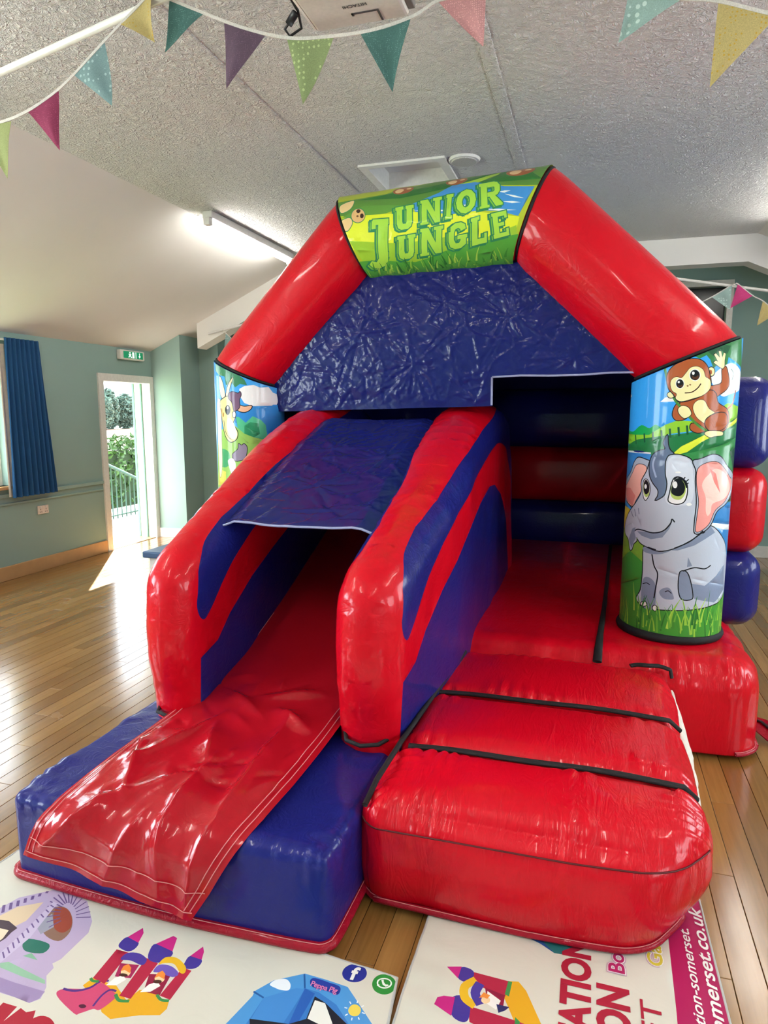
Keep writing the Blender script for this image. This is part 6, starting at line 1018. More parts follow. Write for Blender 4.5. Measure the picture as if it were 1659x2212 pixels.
# ---- slide landing: blue base, loose red cover running down the slide and over the front
def flat_foot(W):
    W[:, 2] = np.maximum(W[:, 2], .024)
    return W
base = pillow('slide_base', -1.83, -.675, 1.64, 3.3, -.05, .325, .035, (.02, .03, .025), M_BLUE, castle, (90, 60, 26), .012, 22, 3, shape=flat_foot)
ST = [(4.75, 1.30, -1.50, -.86), (4.2, 1.12, -1.50, -.86), (3.6, .88, -1.50, -.86), (3.1, .66, -1.51, -.86), (2.7, .50, -1.53, -.87), (2.42, .415, -1.57, -.875), (2.15, .372, -1.61, -.895), (1.9, .36, -1.625, -.905),
      (1.72, .352, -1.625, -.92), (1.628, .325, -1.645, -.945), (1.598, .27, -1.665, -.985), (1.592, .20, -1.68, -1.03), (1.59, .12, -1.69, -1.09)]
def loose_cover():
    S = np.array(ST); L = np.concatenate([[0], np.cumsum(np.hypot(np.diff(S[:, 0]), np.diff(S[:, 1])))])
    nv, nu = 300, 96
    l = np.linspace(0, L[-1], nv)
    Y, Z, A, B = (np.interp(l, L, S[:, k]) for k in range(4))
    for _ in range(6):
        Y[1:-1] = (Y[:-2] + 2 * Y[1:-1] + Y[2:]) / 4; Z[1:-1] = (Z[:-2] + 2 * Z[1:-1] + Z[2:]) / 4
    U = np.linspace(0, 1, nu)
    X = A[:, None] + (B - A)[:, None] * U[None]
    YY = np.repeat(Y[:, None], nu, 1); ZZ = np.repeat(Z[:, None], nu, 1)
    hang = np.clip((l - L[9]) / (L[-1] - L[9]), 0, 1)[:, None]
    # lower edge runs down to the right; the left corner stands off
    ZZ = ZZ - hang * (np.clip(U, 0, .93)[None] * .115 - .07)
    YY = YY - hang * (.015 + .03 * np.exp(-(U[None] / .10) ** 2) + .008 * (np.sin(U[None] * 11) ** 2))
    land = np.clip((2.75 - YY) / .3, 0, 1)
    ll = np.repeat(l[:, None], nu, 1)
    cr = crumple(X * 1.0, ll * .75, .30, 21); cr2 = crumple(X * 1.2 + ll * .5, ll * .7 - X * .4, .19, 33)
    for q in (cr, cr2):
        for _ in range(5):
            q[1:-1] = (q[:-2] + 2 * q[1:-1] + q[2:]) / 4; q[:, 1:-1] = (q[:, :-2] + 2 * q[:, 1:-1] + q[:, 2:]) / 4
    sp = 1.60 + (L[10] - ll)
    SG = [(-1.42, 1.74, -1.64, 1.50, .040, .035), (-1.42, 1.74, -1.58, 2.05, .022, .03), (-1.42, 1.74, -1.18, 1.95, .022, .025), (-1.24, 2.02, -1.20, 1.48, .030, .028), (-1.36, 2.22, -1.26, 1.98, .028, .03),
          (-1.08, 2.28, -1.06, 1.72, .030, .022), (-1.05, 1.72, -1.12, 1.42, .024, .022), (-1.52, 1.9, -1.36, 2.3, .022, .025), (-1.30, 1.70, -1.42, 1.40, .020, .022), (-1.16, 2.35, -.98, 2.25, .028, .03), (-1.0, 2.5, -1.25, 2.42, .024, .03),
          (-1.45, 2.45, -1.2, 2.3, .022, .03), (-1.34, 1.92, -1.10, 1.86, -.016, .02), (-1.22, 1.62, -1.02, 1.58, .014, .02), (-1.5, 1.62, -1.28, 1.56, .012, .02), (-1.55, 2.2, -1.62, 1.8, .012, .02)]
    SG += random_creases(40, -1.6, -.95, 1.45, 2.55, 9, .009, .012, .08, .3)
    fold = 1.25 * creases(X, sp, SG)
    edge = np.clip(np.minimum(U, 1 - U)[None] / .10, .08, 1)
    amp = (.006 + .052 * land * (1 - .75 * hang)) * edge
    d = amp * .28 * (np.clip(cr, 0, 1.6) * .75 + .35 * np.clip(cr2, 0, 1.5)) + (fold * (.25 + .75 * land) * (1 - .45 * hang) + .004) * edge
    ny = np.gradient(Z)[:, None]; nz = -np.gradient(Y)[:, None]; q = np.hypot(ny, nz) + 1e-9
    YY = YY - np.abs(ny) / q * d * np.where(YY < 1.66, 1, -1) * np.where(YY < 1.66, 1, .2); ZZ = ZZ + np.abs(nz) / q * d
    W = np.stack([X, YY, ZZ], -1).reshape(-1, 3)
    o = mesh('slide_cover', W, grid_faces(nu, nv), M_REDC, castle, True, label='loose wrinkled shiny red sheet covering the slide')
    G = W.reshape(nv, nu, 3)
    off = np.array([0, -.001, .0035])
    j0 = int(nv * .46)
    for i in (nu - 4, nu - 7):
        tube('stitching', [tuple(G[j, i] + off) for j in range(j0, nv - 2, 3)], .0016, M_THREAD, o, 5)
    for i in (2, 5):
        tube('stitching', [tuple(G[j, i] + off) for j in range(int(nv * .55), nv - 2, 3)], .0014, M_THREAD, o, 5)
    for j in (nv - 3, nv - 8):
        tube('stitching', [tuple(G[j, i] + np.array([0, -.003, 0])) for i in range(1, nu - 1, 2)], .0014, M_THREAD, o, 5)
loose_cover()
# red hems on the floor along the slide base
def hem(o, a0, a1, name, r, z=.034, grow=.003, stitch=True, front=None):
    Q = hull_path(o, .030, .012, a0, a1, 160, grow)
    Q = [(x, y, z + .006 * float(vnoise(x * 9, y * 9, 5))) for x, y, _ in Q]
    Q = [tuple(p) for p in smooth_open(Q, 3)]
    h = tube(name, Q, r, M_HEMRED, castle, 8, False, .8)
    if stitch:
        c = np.array(Q).mean(0)
        for k, dz in enumerate((.75, .1)):
            tube('stitching', [(q[0] + (q[0] - c[0]) * .004, q[1] - r * (.75 if k else .35), q[2] + r * dz) for q in Q], .0013, M_THREAD, h, 5)
    return h
hem(base, -182, 3, 'floor_hem', .020)

# ---- steps: three fat red tubes with black webbing between
def step_shape(W):
    # the front of the steps leans back towards the floor, the tops droop to the front
    k = np.clip((2.25 - W[:, 1]) / .35, 0, 1)
    W[:, 1] = W[:, 1] + .02 * np.clip((.12 - W[:, 2]) / .1, 0, 1) * k
    W[:, 2] = W[:, 2] + .02 * np.clip((W[:, 1] - 1.9) / 1.3, 0, 1) * (W[:, 2] / .4) - .035 * k * np.clip(W[:, 2] / .4, 0, 1)
    e = np.clip((-.46 - W[:, 0]) / .16, 0, 1) * np.clip((2.08 - W[:, 1]) / .16, 0, 1)
    W[:, 0] -= .03 * e; W[:, 1] -= .035 * e; W[:, 2] += .03 * e * np.clip(W[:, 2] / .35, 0, 1)
    # rounder outer front corner
    c = np.clip((W[:, 0] - .16) / .26, 0, 1)
    W[:, 1] = W[:, 1] + .17 * c ** 2 * np.clip((2.15 - W[:, 1]) / .3, 0, 1)
    W[:, 0] = W[:, 0] - .11 * np.clip((.20 - W[:, 2]) / .2, 0, 1) ** 1.5 * np.clip((W[:, 0] + .1) / .5, 0, 1)
    return flat_foot(W)
XS0, XS1 = -.645, .385
for k, (a, b) in enumerate(((1.895, 2.275), (2.255, 2.735), (2.715, 3.27))):
    st_ = pillow('step_tube', XS0, XS1, a, b, -.10, .385, .105 if k == 0 else .09, (.035, .045 if k == 0 else .012, .032), M_REDSTEP, castle, (130, 36, 34), .020 if k == 0 else .012, 26, 10 + k, shape=step_shape)
    if k == 0: step0 = st_
def web_strip(y, z0, x0, x1, slack=0.0):
    return tube('webbing', [(x0 + (x1 - x0) * f, y + .006 * math.sin(f * 11), z0 + .012 * math.sin(PI * f) - (.035 if f > .985 else 0)) for f in np.linspace(0, 1, 24)], .015, M_WEB, castle, 8, False, .55)
web_strip(2.262, .372, -.60, .385)
web_strip(2.725, .392, -.60, .385)
web_strip(3.205, .425, .22, .40)
bpy.context.view_layer.update()
tube('edge_seam', hull_path(step0, .292, .012, -150, -20, 90, .0005), .0028, plain('dark_red_seam', '#5a0812', .6), castle, 6)
tube('edge_webbing', [(-.648, 1.895, .345), (-.640, 2.0, .378), (-.625, 2.26, .392), (-.59, 2.72, .41), (-.55, 3.15, .43)], .010, M_WEB, castle, 8)
hem(step0, -172, -12, 'step_hem', .013, .032)
# white torn lining showing at the outer side of the steps
def lining():
    nu, nv = 60, 20
    W = []
    for j in range(nv):
        for i in range(nu):
            f, g = i / (nu - 1), j / (nv - 1)
            a = PI * 1.15 * g - .25
            y = 2.46 + f * .76; r = .030 + .022 * math.sin(f * PI) + .016 * (float(vnoise(y * 30, g * 9, 4)) - .5)
            W.append((.405 + .10 * f * 0 + r * math.cos(a) * 1.15, y, .05 + .13 * math.sin(a) * 2.0 * (.75 + .3 * f)))
    mesh('side_lining', W, grid_faces(nu, nv), plain('white_scrim', '#e6e2d6', .8, noise=.6, nscale=60), castle, True, label='white torn lining at the side of the steps')
lining()

# ---- bed, side walls, back wall, roof
bed = pillow('bed', -2.38, .80, 3.25, 6.45, -.12, .46, .15, (.04, .06, .03), M_REDBED, castle, (170, 80, 34), .018, 24, 6, shape=flat_foot)
tube('bed_webbing', [(.19, 5.8, .498), (.15, 4.8, .50), (.11, 3.9, .498), (.085, 3.45, .487), (.075, 3.28, .455), (.072, 3.225, .42)], [.012, .012, .013, .016, .02, .022], M_WEB, castle, 8, False, .5)
hem(bed, -70, 10, 'bed_hem', .014, .03)
for (z0, z1, mt) in ((.40, .83, M_BLUE), (.82, 1.30, M_RED), (1.29, 1.79, M_BLUE)):
    pillow('side_wall', .64, .93, 4.02, 6.3, z0, z1, .11, (.035, .02, .0), mt, castle, 18, .008, 24, 7)
    pillow('side_wall', -2.48, -2.19, 4.16, 6.3, z0, z1, .11, (.035, .02, .0), mt, castle, 14, .008, 24, 8)
    pillow('back_wall', -2.36, .82, 6.0, 6.35, z0, z1, .11, (.0, .04, .0), mt, castle, 14, .006, 20, 9)
# roof sheet and rear gable of blue fabric
prof = [(CXL + .02, 1.72), (CXL + .02, 1.87), (-1.345, 2.6), (-.33, 2.62), (CXR - .02, 1.88), (CXR + .2, 1.76)]
prof[0] = (CXL - .2, 1.76)
nv = 20
W = []
for j in range(nv):
    for (x, z) in prof: W.append((x, YS(x) + (6.25 - YS(x)) * j / (nv - 1), z - .03 * math.sin(PI * j / (nv - 1))))
roof = mesh('roof_sheet', W, grid_faces(len(prof), nv), M_BLUE, castle, False)
mesh('rear_sheet', [(x, 6.22, z) for x, z in prof] + [(CXL - .2, 6.22, 1.6), (CXR + .2, 6.22, 1.6)], [(0, 1, 2, 3, 4, 5, 7, 6)], M_BLUE, castle, False)
# anchor flap lying on the floor
def flap():
    c = [(.82, 3.62, .035), (.86, 3.56, .05), (.90, 3.49, .035), (.95, 3.40, .018), (1.0, 3.33, .014)]
    W = []
    for k, p in enumerate(c):
        w = .035 if k < 4 else .028
        W += [(p[0] - w, p[1] - w * .6, p[2]), (p[0], p[1], p[2] + .012), (p[0] + w, p[1] + w * .6, p[2] + .03)]
        
    o = mesh('anchor_flap', W + [(x, y, z - .006) for x, y, z in W], grid_faces(3, 5) + [tuple(i + 15 for i in f[::-1]) for f in grid_faces(3, 5)], M_HEMRED, castle, True)
    tube('flap_webbing', [(p[0] + .01, p[1] + .008, p[2] + .022) for p in c], .010, M_WEB, o, 6, False, .5)
flap()
# ------------------------------------------------------------------ printed mats in front of the castle
M_VINYL = pvc('printed_mat_vinyl', '#ffffff', 0.38, 0.10, col_attr='print', coat=0.25, gscale=(3, 3, 3))
M_MATEDGE = plain('mat_edge_grey', '#b9b8b4', .5)
M_MATRED = plain('print_red', '#a81c36', .45)
M_MATMAG = plain('print_magenta', '#b02060', .45)
M_MATWHT = plain('print_white', '#f0eeea', .45)
M_MATYEL = plain('print_yellow', '#c9b93a', .45)
M_MATPNK = plain('print_pink', '#d87ab0', .45)
M_MATPUR = plain('print_halo', '#c9a8bd', .45)
def mat_z(x, y, seed, wx):
    n = vnoise(np.array([x * 3.1]), np.array([y * 3.1]), seed)[0] - .5
    n2 = abs(vnoise(np.array([x * 5 + y * 3]), np.array([y * 4 - x * 5]), seed + 3)[0] - .5)
    w = math.sin(y * 60 + x * 9 + 2 * n) * math.exp(-((x - wx) / .10) ** 2) * .0022
    return .021 + .004 * n + .006 * n2 + w
def make_mat(name, outline, shapes, seed, wx, label):
    root = empty(name, (sum(p[0] for p in outline) / len(outline), sum(p[1] for p in outline) / len(outline), 0), label, 'mat', 'printed mats before the castle')
    D = []
    P = np.array(outline, float)
    for a, b in zip(P, np.roll(P, -1, axis=0)):
        n = max(1, int(np.linalg.norm(b - a) / .03)); D += [a + (b - a) * k / n for k in range(n)]
    mp = lambda u, v: (u, v, mat_z(u, v, seed, wx))
    top = print_panel('printed_top', D, '#d4d0c2', shapes, mp, M_VINYL, root, .022)
    ring = [tuple(p) for p in D]
    V = [(x, y, mat_z(x, y, seed, wx) - .0005) for x, y in ring] + [(x, y, .002) for x, y in ring]
    n = len(ring)
    mesh('mat_edge', V, [(k, (k + 1) % n, n + (k + 1) % n, n + k) for k in range(n)] + [tuple(range(2 * n - 1, n - 1, -1))], M_MATEDGE, root, False)
    tube('edge_piping', [(x, y, mat_z(x, y, seed, wx) - .003) for x, y in ring], .0045, M_MATEDGE, root, 6, True)
    return root, top
MA = [(-1.93, 1.745), (-2.05, .2), (-.44, .2), (-.442, 1.47), (-.458, 1.615), (-.70, 1.63), (-1.2, 1.66)]
mat_a, top_a = make_mat('printed_mat', MA, PRINT_MAT_A, 3, -3, 'white printed mat with cartoon castles in front of the slide')
MB = [(-.425, 1.93), (-.43, 1.60), (-.41, .2), (.415, .2), (.412, 1.73), (.40, 2.24), (.2, 2.24), (-.1, 2.2), (-.39, 2.1)]
mat_b, top_b = make_mat('printed_mat', MB, PRINT_MAT_B, 7, -.38, 'white printed mat with crimson web address strip under the steps')
def text_up(body, size, x_base, y0, y1, mat, top, seed, wx, bold=0.0, shear=0.0, dz=.0012, name='lettering', xs=1.0):
    """lettering running away from the camera along +Y, tops of the letters towards -X, stretched from y0 to y1"""
    o = lettering(name, body, 1.0, lambda a, b: (a, b, 0), mat, top, bold, shear)
    co = np.array([v.co for v in o.data.vertices])
    a0, a1 = co[:, 0].min(), co[:, 0].max()
    for v, c in zip(o.data.vertices, co):
        y = y0 + (c[0] - a0) / (a1 - a0) * (y1 - y0); x = x_base - c[1] * size
        v.co = (x, y, mat_z(x, y, seed, wx) + dz)
    return o
text_up('STATION', .106, .060, 1.495, 1.905, M_MATRED, top_b, 7, -.38, .045)
text_up('ON', .112, .160, 1.60, 1.76, M_MATRED, top_b, 7, -.38, .045)
text_up('ET', .076, .243, 1.63, 1.74, M_MATRED, top_b, 7, -.38, .004)
for dz, bd, mt in ((.001, .10, M_MATPUR), (.0016, .055, M_MATWHT), (.0022, .02, M_MATMAG)):
    text_up('Bo', .062, .155, 1.812 - bd * .06, 1.885 + bd * .06, mt, top_b, 7, -.38, bd, dz=dz)
for dz, bd, mt in ((.001, .10, M_MATPUR), (.0016, .055, M_MATWHT), (.0022, .02, M_MATYEL)):
    text_up('Ga', .058, .262, 1.872 - bd * .06, 1.95 + bd * .06, mt, top_b, 7, -.38, bd, dz=dz)
text_up('tation-somerset.', .040, .350, 1.66, 2.05, M_MATWHT, top_b, 7, -.38, .012, .25)
text_up('omerset.co.uk', .052, .397, 1.69, 2.155, M_MATWHT, top_b, 7, -.38, .016, .25)
lettering('lettering', 'Peppa Pig', .0235, lambda a, b: (-.682 + a * .93, 1.5165 + b - .03 * a, mat_z(-.682 + a, 1.52 + b, 3, -3) + .0012), M_MATPNK, top_a, .0005, 0, .95)
lettering('lettering', 'f', .062, lambda a, b: (-.585 + a, 1.569 + b, mat_z(-.585 + a, 1.569 + b, 3, -3) + .0012), M_MATWHT, top_a, .0022)

# ------------------------------------------------------------------ fluorescent tubes
def mat_emit(name, col, strength):
    m = NT(name)
    m.b.inputs['Base Color'].default_value = col
    m.b.inputs['Emission Color'].default_value = col
    m.b.inputs['Emission Strength'].default_value = strength
    return m.m
M_TUBE = mat_emit('lit_fluorescent_tube', (1.0, .965, .91, 1), 27.0)
def batten_light(x, y0, y1, label):
    t = empty('batten_light', (x, (y0 + y1) / 2, ZC), label, 'ceiling light', 'fluorescent batten lights')
    bm = bmesh.new(); bbox(bm, x - .045, x + .045, y0, y1, ZC - .06, ZC, .008)
    from_bm('housing', bm, M_WHITE, t)
    tube('lamp_tube', [(x, y0 + .05, ZC - .085), (x, y1 - .05, ZC - .085)], .021, M_TUBE, t, 14)
    for y in (y0 + .012, y1 - .012):
        box('end_cap', x - .03, x + .03, y - .028, y + .028, ZC - .115, ZC - .055, M_WHITE, t, .006)
    return t
batten_light(-3.13, 5.18, 6.80, 'lit fluorescent tube on the ceiling left of the red arch')
batten_light(1.52, 5.18, 6.80, 'lit fluorescent tube beside the right-hand ceiling slope')
batten_light(-3.13, .95, 2.57, 'added unseen fluorescent tube above the window side before the slide')  # this and the next tube are added out of view to brighten the step tops
batten_light(1.52, 1.75, 3.37, 'added unseen fluorescent tube above the right side of the steps')
batten_light(-1.95, -.55, 1.07, 'added unseen fluorescent tube overhead on the slide side of the projector')  # overhead pair behind the view, added as extra top light on the steps
batten_light(.15, -.55, 1.07, 'added unseen fluorescent tube overhead on the steps side of the projector')

# ------------------------------------------------------------------ tie rods and bunting
M_ROD = plain('white_painted_rod', '#e4e2dc', .3)
def tie_rod(y, label, d=0.0):
    P = [(-5.25 + d, y, 2.375 + d * .19), (-.95, y, 3.19), (3.35 - d, y, 2.375 + d * .19)]
    t = empty('tie_rod', (-.95, y, 3.19), label, 'tie rod', 'roof tie rods')
    tube('rod', [Vector(P[0]).lerp(Vector(P[1]), f) for f in (0, .5, 1)], .014, M_ROD, t, 12)
    tube('rod', [Vector(P[1]).lerp(Vector(P[2]), f) for f in (0, .5, 1)], .014, M_ROD, t, 12)
    tube('hanger', [(-.95, y, 3.19), (-.95, y, 3.26)], .012, M_ROD, t, 8)
tie_rod(2.32, 'white tie rod crossing the ceiling above the near bunting')
tie_rod(7.302, 'white tie rod crossing the far end behind the arch', .8)

def mat_cloth(name, hexcol, dots=None, scale=55, size=.32, weave=True):
    m = NT(name); c = lin(hexcol)
    v = m.coord('Object')
    m.b.inputs['Roughness'].default_value = 0.9
    m.b.inputs['Specular IOR Level'].default_value = 0.1
    wv = m.noise(v, 320, 2)
    base = m.ramp(wv.outputs['Fac'], [(.35, tuple(x * .8 for x in c[:3]) + (1,)), (.65, c)])
    if dots:
        vo = m.n('ShaderNodeTexVoronoi'); vo.inputs['Scale'].default_value = scale; vo.inputs['Randomness'].default_value = .35
        m.l(v, vo.inputs['Vector'])
        st = m.math('LESS_THAN', vo.outputs['Distance'], size)
        mx = m.n('ShaderNodeMixRGB'); m.l(st, mx.inputs[0]); m.l(base, mx.inputs[1]); mx.inputs[2].default_value = lin(dots)
        base = mx.outputs[0]
    m.l(base, m.b.inputs['Base Color'])
    tr = m.n('ShaderNodeBsdfTranslucent'); m.l(base, tr.inputs[0])
    ad = m.n('ShaderNodeMixShader'); ad.inputs[0].default_value = .22
    out = m.t.nodes['Material Output']
    m.l(m.b.outputs[0], ad.inputs[1]); m.l(tr.outputs[0], ad.inputs[2]); m.l(ad.outputs[0], out.inputs['Surface'])
    return m.m
CL = dict(lime=mat_cloth('lime_cotton', '#a6b07a'), raspberry=mat_cloth('raspberry_cotton', '#9a4464', '#c8688c', 150, .2), aqua=mat_cloth('aqua_dotted_cotton', '#90aeb0', '#bcd6d4', 48, .26),
          yellow=mat_cloth('yellow_cotton', '#d2c084', '#cda94a', 75, .22), teal=mat_cloth('teal_cotton', '#5a827e', '#86b4ae', 170, .22), plum=mat_cloth('plum_cotton', '#735e70', '#9d7c94', 170, .2),
          green=mat_cloth('green_dotted_cotton', '#9aab7a', '#bfd096', 52, .24), pink=mat_cloth('pink_cotton', '#d9a0a2', '#f0bfc2', 150, .25), mint=mat_cloth('mint_dotted_cotton', '#acc8c2', '#d5e8e2', 42, .28), rose=mat_cloth('rose_cotton', '#d8508c'))
M_TAPE = mat_cloth('white_bunting_tape', '#ece8e2')
def pennant(parent, A, B, T, y, mat, seed, curl=.012):
    A, B, T = (np.array((p[0], p[1])) for p in (A, B, T))
    n = 12; V = []; F = []; rows = []
    for j in range(n + 1):
        f = j / n; row = []
        m = n - j
        for i in range(m + 1):
            g = i / max(m, 1)
            p = (A * (1 - g) + B * g) * (1 - f) + T * f
            dy = curl * math.sin(g * PI * 1.6 + seed) * (1 - f) * f * 3 + curl * 1.2 * math.sin(f * 2.6 + seed * 2) * f
            row.append(len(V)); V.append((p[0], y + dy, p[1]))
        rows.append(row)
    for a, b in zip(rows, rows[1:]):
        for i in range(len(b)):
            F.append((a[i], a[i + 1], b[i]))
            if i + 1 < len(b): F.append((a[i + 1], b[i + 1], b[i]))
    V2 = V + [(x, yy + .0012, z) for x, yy, z in V]; k = len(V)
    return mesh('pennant', V2, F + [tuple(i + k for i in f[::-1]) for f in F], mat, parent, True)
def bunting(label, y, cord, pens, w=.011):
    t = empty('bunting', (cord[len(cord) // 2][0], y, cord[len(cord) // 2][1]), label, 'bunting', 'strings of fabric bunting')
    P = smooth_open([(a, b) for a, b in cord], 6)
    V = []; 
    for p in P: V += [(p[0], y - .002, p[1] + w * .5), (p[0], y - .002, p[1] - w * .5), (p[0], y + .003, p[1] - w * .5), (p[0], y + .003, p[1] + w * .5)]
    F = [(4 * i + k, 4 * i + (k + 1) % 4, 4 * i + 4 + (k + 1) % 4, 4 * i + 4 + k) for i in range(len(P) - 1) for k in range(4)]
    mesh('tape', V, F, M_TAPE, t, False)
    for s, (c, A, B, T) in enumerate(pens): pennant(t, A, B, T, y, CL[c], s * 1.7)
    return t
bunting('near bunting swag with lime, raspberry, aqua and yellow flags at upper left', 2.30,
        [(-2.75, 2.735), (-2.436, 2.736), (-2.22, 2.754), (-2.01, 2.828), (-1.795, 2.962), (-1.60, 3.082), (-1.573, 3.10)],
        [('lime', (-2.436, 2.733), (-2.254, 2.739), (-2.303, 2.532)), ('raspberry', (-2.169, 2.763), (-2.017, 2.824), (-2.026, 2.605)), ('aqua', (-1.941, 2.866), (-1.795, 2.959), (-1.779, 2.738)),
         ('yellow', (-1.725, 3.01), (-1.583, 3.093), (-1.581, 2.928))])
bunting('near bunting swag with teal, plum, green and pink flags below the projector', 2.35,
        [(-1.573, 3.10), (-1.54, 3.088), (-1.403, 3.021), (-1.238, 2.945), (-1.077, 2.891), (-.938, 2.873), (-.771, 2.868), (-.626, 2.888), (-.533, 2.923), (-.38, 2.93), (-.2, 3.01)],
        [('teal', (-1.542, 3.086), (-1.399, 3.021), (-1.577, 2.918)), ('plum', (-1.322, 2.975), (-1.164, 2.91), (-1.319, 2.756)), ('green', (-1.077, 2.885), (-.904, 2.865), (-1.022, 2.67)),
         ('teal', (-.807, 2.865), (-.631, 2.883), (-.694, 2.668)), ('pink', (-.544, 2.925), (-.383, 2.925), (-.387, 2.76))])
bunting('near bunting swag with mint dotted and yellow flags at upper right', 2.35,
        [(-.15, 3.02), (.036, 2.881), (.12, 2.83), (.195, 2.809), (.299, 2.785), (.457, 2.724), (.62, 2.69), (.9, 2.70)],
        [('mint', (.051, 2.86), (.195, 2.805), (.026, 2.717)), ('yellow', (.299, 2.785), (.457, 2.724), (.29, 2.552))])
bunting('far bunting with mint, rose and yellow flags beside the right arch shoulder', 7.275,
        [(.6, 2.55), (.85, 2.60), (1.038, 2.684), (1.207, 2.787), (1.232, 2.785), (1.257, 2.793), (1.392, 2.679), (1.479, 2.629), (1.62, 2.52), (1.9, 2.44)],
        [('mint', (1.038, 2.684), (1.207, 2.787), (1.207, 2.559)), ('rose', (1.257, 2.793), (1.392, 2.679), (1.206, 2.571)), ('yellow', (1.479, 2.629), (1.62, 2.52), (1.447, 2.403))])
bunting('far bunting with a single aqua flag showing left of the arch', 7.275,
        [(-4.24, 2.572), (-4.22, 2.545), (-4.20, 2.52), (-4.059, 2.41), (-3.9, 2.32), (-3.6, 2.2)], [('aqua', (-4.201, 2.517), (-4.059, 2.407), (-4.247, 2.296))])

# ------------------------------------------------------------------ projector hung below the ceiling
M_PROJ = plain('projector_casing', '#cfcac2', .5, noise=.05, nscale=90)
M_PTXT = plain('grey_lettering', '#4c4a4c', .6)
pj = empty('projector', (-.82, 2.15, ZC), 'off-white ceiling projector with cable at the top of the picture', 'projector')
bm = bmesh.new(); bbox(bm, -1.0, -.66, 1.9, 2.445, 2.94, 3.06, .012)
body = from_bm('casing', bm, M_PROJ, pj)
box('side_vent', -.66, -.635, 2.0, 2.43, 2.955, 3.05, plain('vent_grey', '#7d7a76', .6), pj, .004)
for k in range(9): box('slat', -.637, -.630, 2.05 + k * .04, 2.065 + k * .04, 2.965, 3.04, M_PROJ, pj)
box('side_trim', -1.006, -.998, 1.92, 2.43, 2.942, 2.958, M_WHITE, pj)
bm = bmesh.new()
for q in ((-.845, -.755, 2.365, 2.372), (-.755, -.748, 2.365, 2.43), (-.845, -.838, 2.365, 2.38)): bbox(bm, q[0], q[1], q[2], q[3], 2.9375, 2.941)
from_bm('lamp_cover_groove', bm, M_PTXT, body)
lettering('lettering', 'HITACHI', .022, lambda a, b: (-.775 - a, 2.318 + b, 2.9385), M_PTXT, body, .0006)
for x in (-.74, -.90):
    tube('mount_arm', [(x, 2.15, 3.06), (x, 2.15, 3.16)], .012, M_WHITE, pj, 8)
tube('mount_pole', [(-.82, 2.15, 3.14), (-.82, 2.15, ZC)], .03, M_WHITE, pj, 12)
box('mount_plate', -.93, -.71, 2.08, 2.22, 3.14, 3.155, M_WHITE, pj, .003)
tube('power_cable', [(-1.02, 2.0, 3.0), (-1.035, 2.2, 2.99), (-1.03, 2.34, 2.965), (-1.035, 2.38, 2.93), (-1.075, 2.37, 2.905), (-1.085, 2.35, 2.92), (-1.06, 2.34, 2.935)], .005, M_BLACK, pj, 8)
tube('cable_ferrite', [(-1.068, 2.345, 2.93), (-1.05, 2.338, 2.945), (-1.035, 2.332, 2.955)], .013, M_BLACK, pj, 10)

# ------------------------------------------------------------------ left wall: curtain, exit sign, socket
M_CURT = plain('blue_curtain_cloth', '#1f5688', .9, noise=.2, nscale=160)
M_LINING = plain('cream_curtain_lining', '#d8cdbd', .9)
cur = empty('curtain', (XL + .08, 5.28, .78), 'blue pleated curtain hanging at the window edge', 'curtain')
def pleats(name, y0, y1, z0, z1, x, amp, nf, mat, flare, ph=0.0):
    nu, nv = 110, 24; W = []
    for j in range(nv):
        g = j / (nv - 1)
        for i in range(nu):
            f = i / (nu - 1)
            y = y0 + (y1 - y0 + flare * g) * f - flare * .35 * g
            a = amp * (.45 + .55 * g) * (1.3 if g < .05 else 1)
            W.append((x + a * math.sin(f * nf * 2 * PI + ph + .6 * math.sin(g * 3 + f * 5)), y, z1 - (z1 - z0) * g))
    return mesh(name, W, grid_faces(nu, nv), mat, cur, True)
pleats('drape', 5.04, 5.46, .79, 2.28, XL + .085, .030, 8, M_CURT, .13)
pleats('lining', 4.99, 5.09, .80, 2.22, XL + .055, .012, 2, M_LINING, .02)
tube('curtain_rail', [(XL + .03, 3.3, 2.265), (XL + .03, 5.44, 2.265)], .010, M_WHITE, cur, 8)
ex = empty('exit_sign', (XL + .03, 6.9, 2.25), 'green emergency exit sign above the open door', 'sign')
M_SIGNG = mat_emit('exit_sign_green', lin('#0e8a5c'), .25); M_SIGNW = mat_emit('exit_sign_white', lin('#e8f6ee'), .5)
box('housing', XL, XL + .06, 6.69, 7.13, 2.205, 2.315, M_WHITE, ex, .012)
sg = box('sign_face', XL + .060, XL + .064, 6.74, 7.09, 2.222, 2.300, M_SIGNG, ex)
box('divider', XL + .064, XL + .0655, 6.955, 6.965, 2.225, 2.297, M_SIGNW, sg)
xs_ = XL + .0655
mesh('running_man', [(xs_, 6.84, 2.278), (xs_, 6.862, 2.278), (xs_, 6.862, 2.293), (xs_, 6.84, 2.293), (xs_, 6.82, 2.27), (xs_, 6.875, 2.272), (xs_, 6.865, 2.25), (xs_, 6.885, 2.23), (xs_, 6.872, 2.226), (xs_, 6.85, 2.245), (xs_, 6.83, 2.228), (xs_, 6.818, 2.232), (xs_, 6.838, 2.255), (xs_, 6.835, 2.262)],
     [(0, 1, 2, 3), (4, 5, 6, 13), (13, 6, 9, 12), (6, 7, 8, 9), (12, 9, 10, 11)], M_SIGNW, sg, False)
mesh('arrow', [(xs_, 7.02, 2.29), (xs_, 7.032, 2.29), (xs_, 7.032, 2.255), (xs_, 7.02, 2.255), (xs_, 7.005, 2.257), (xs_, 7.047, 2.257), (xs_, 7.026, 2.23)], [(0, 1, 2, 3), (4, 5, 6)], M_SIGNW, sg, False)
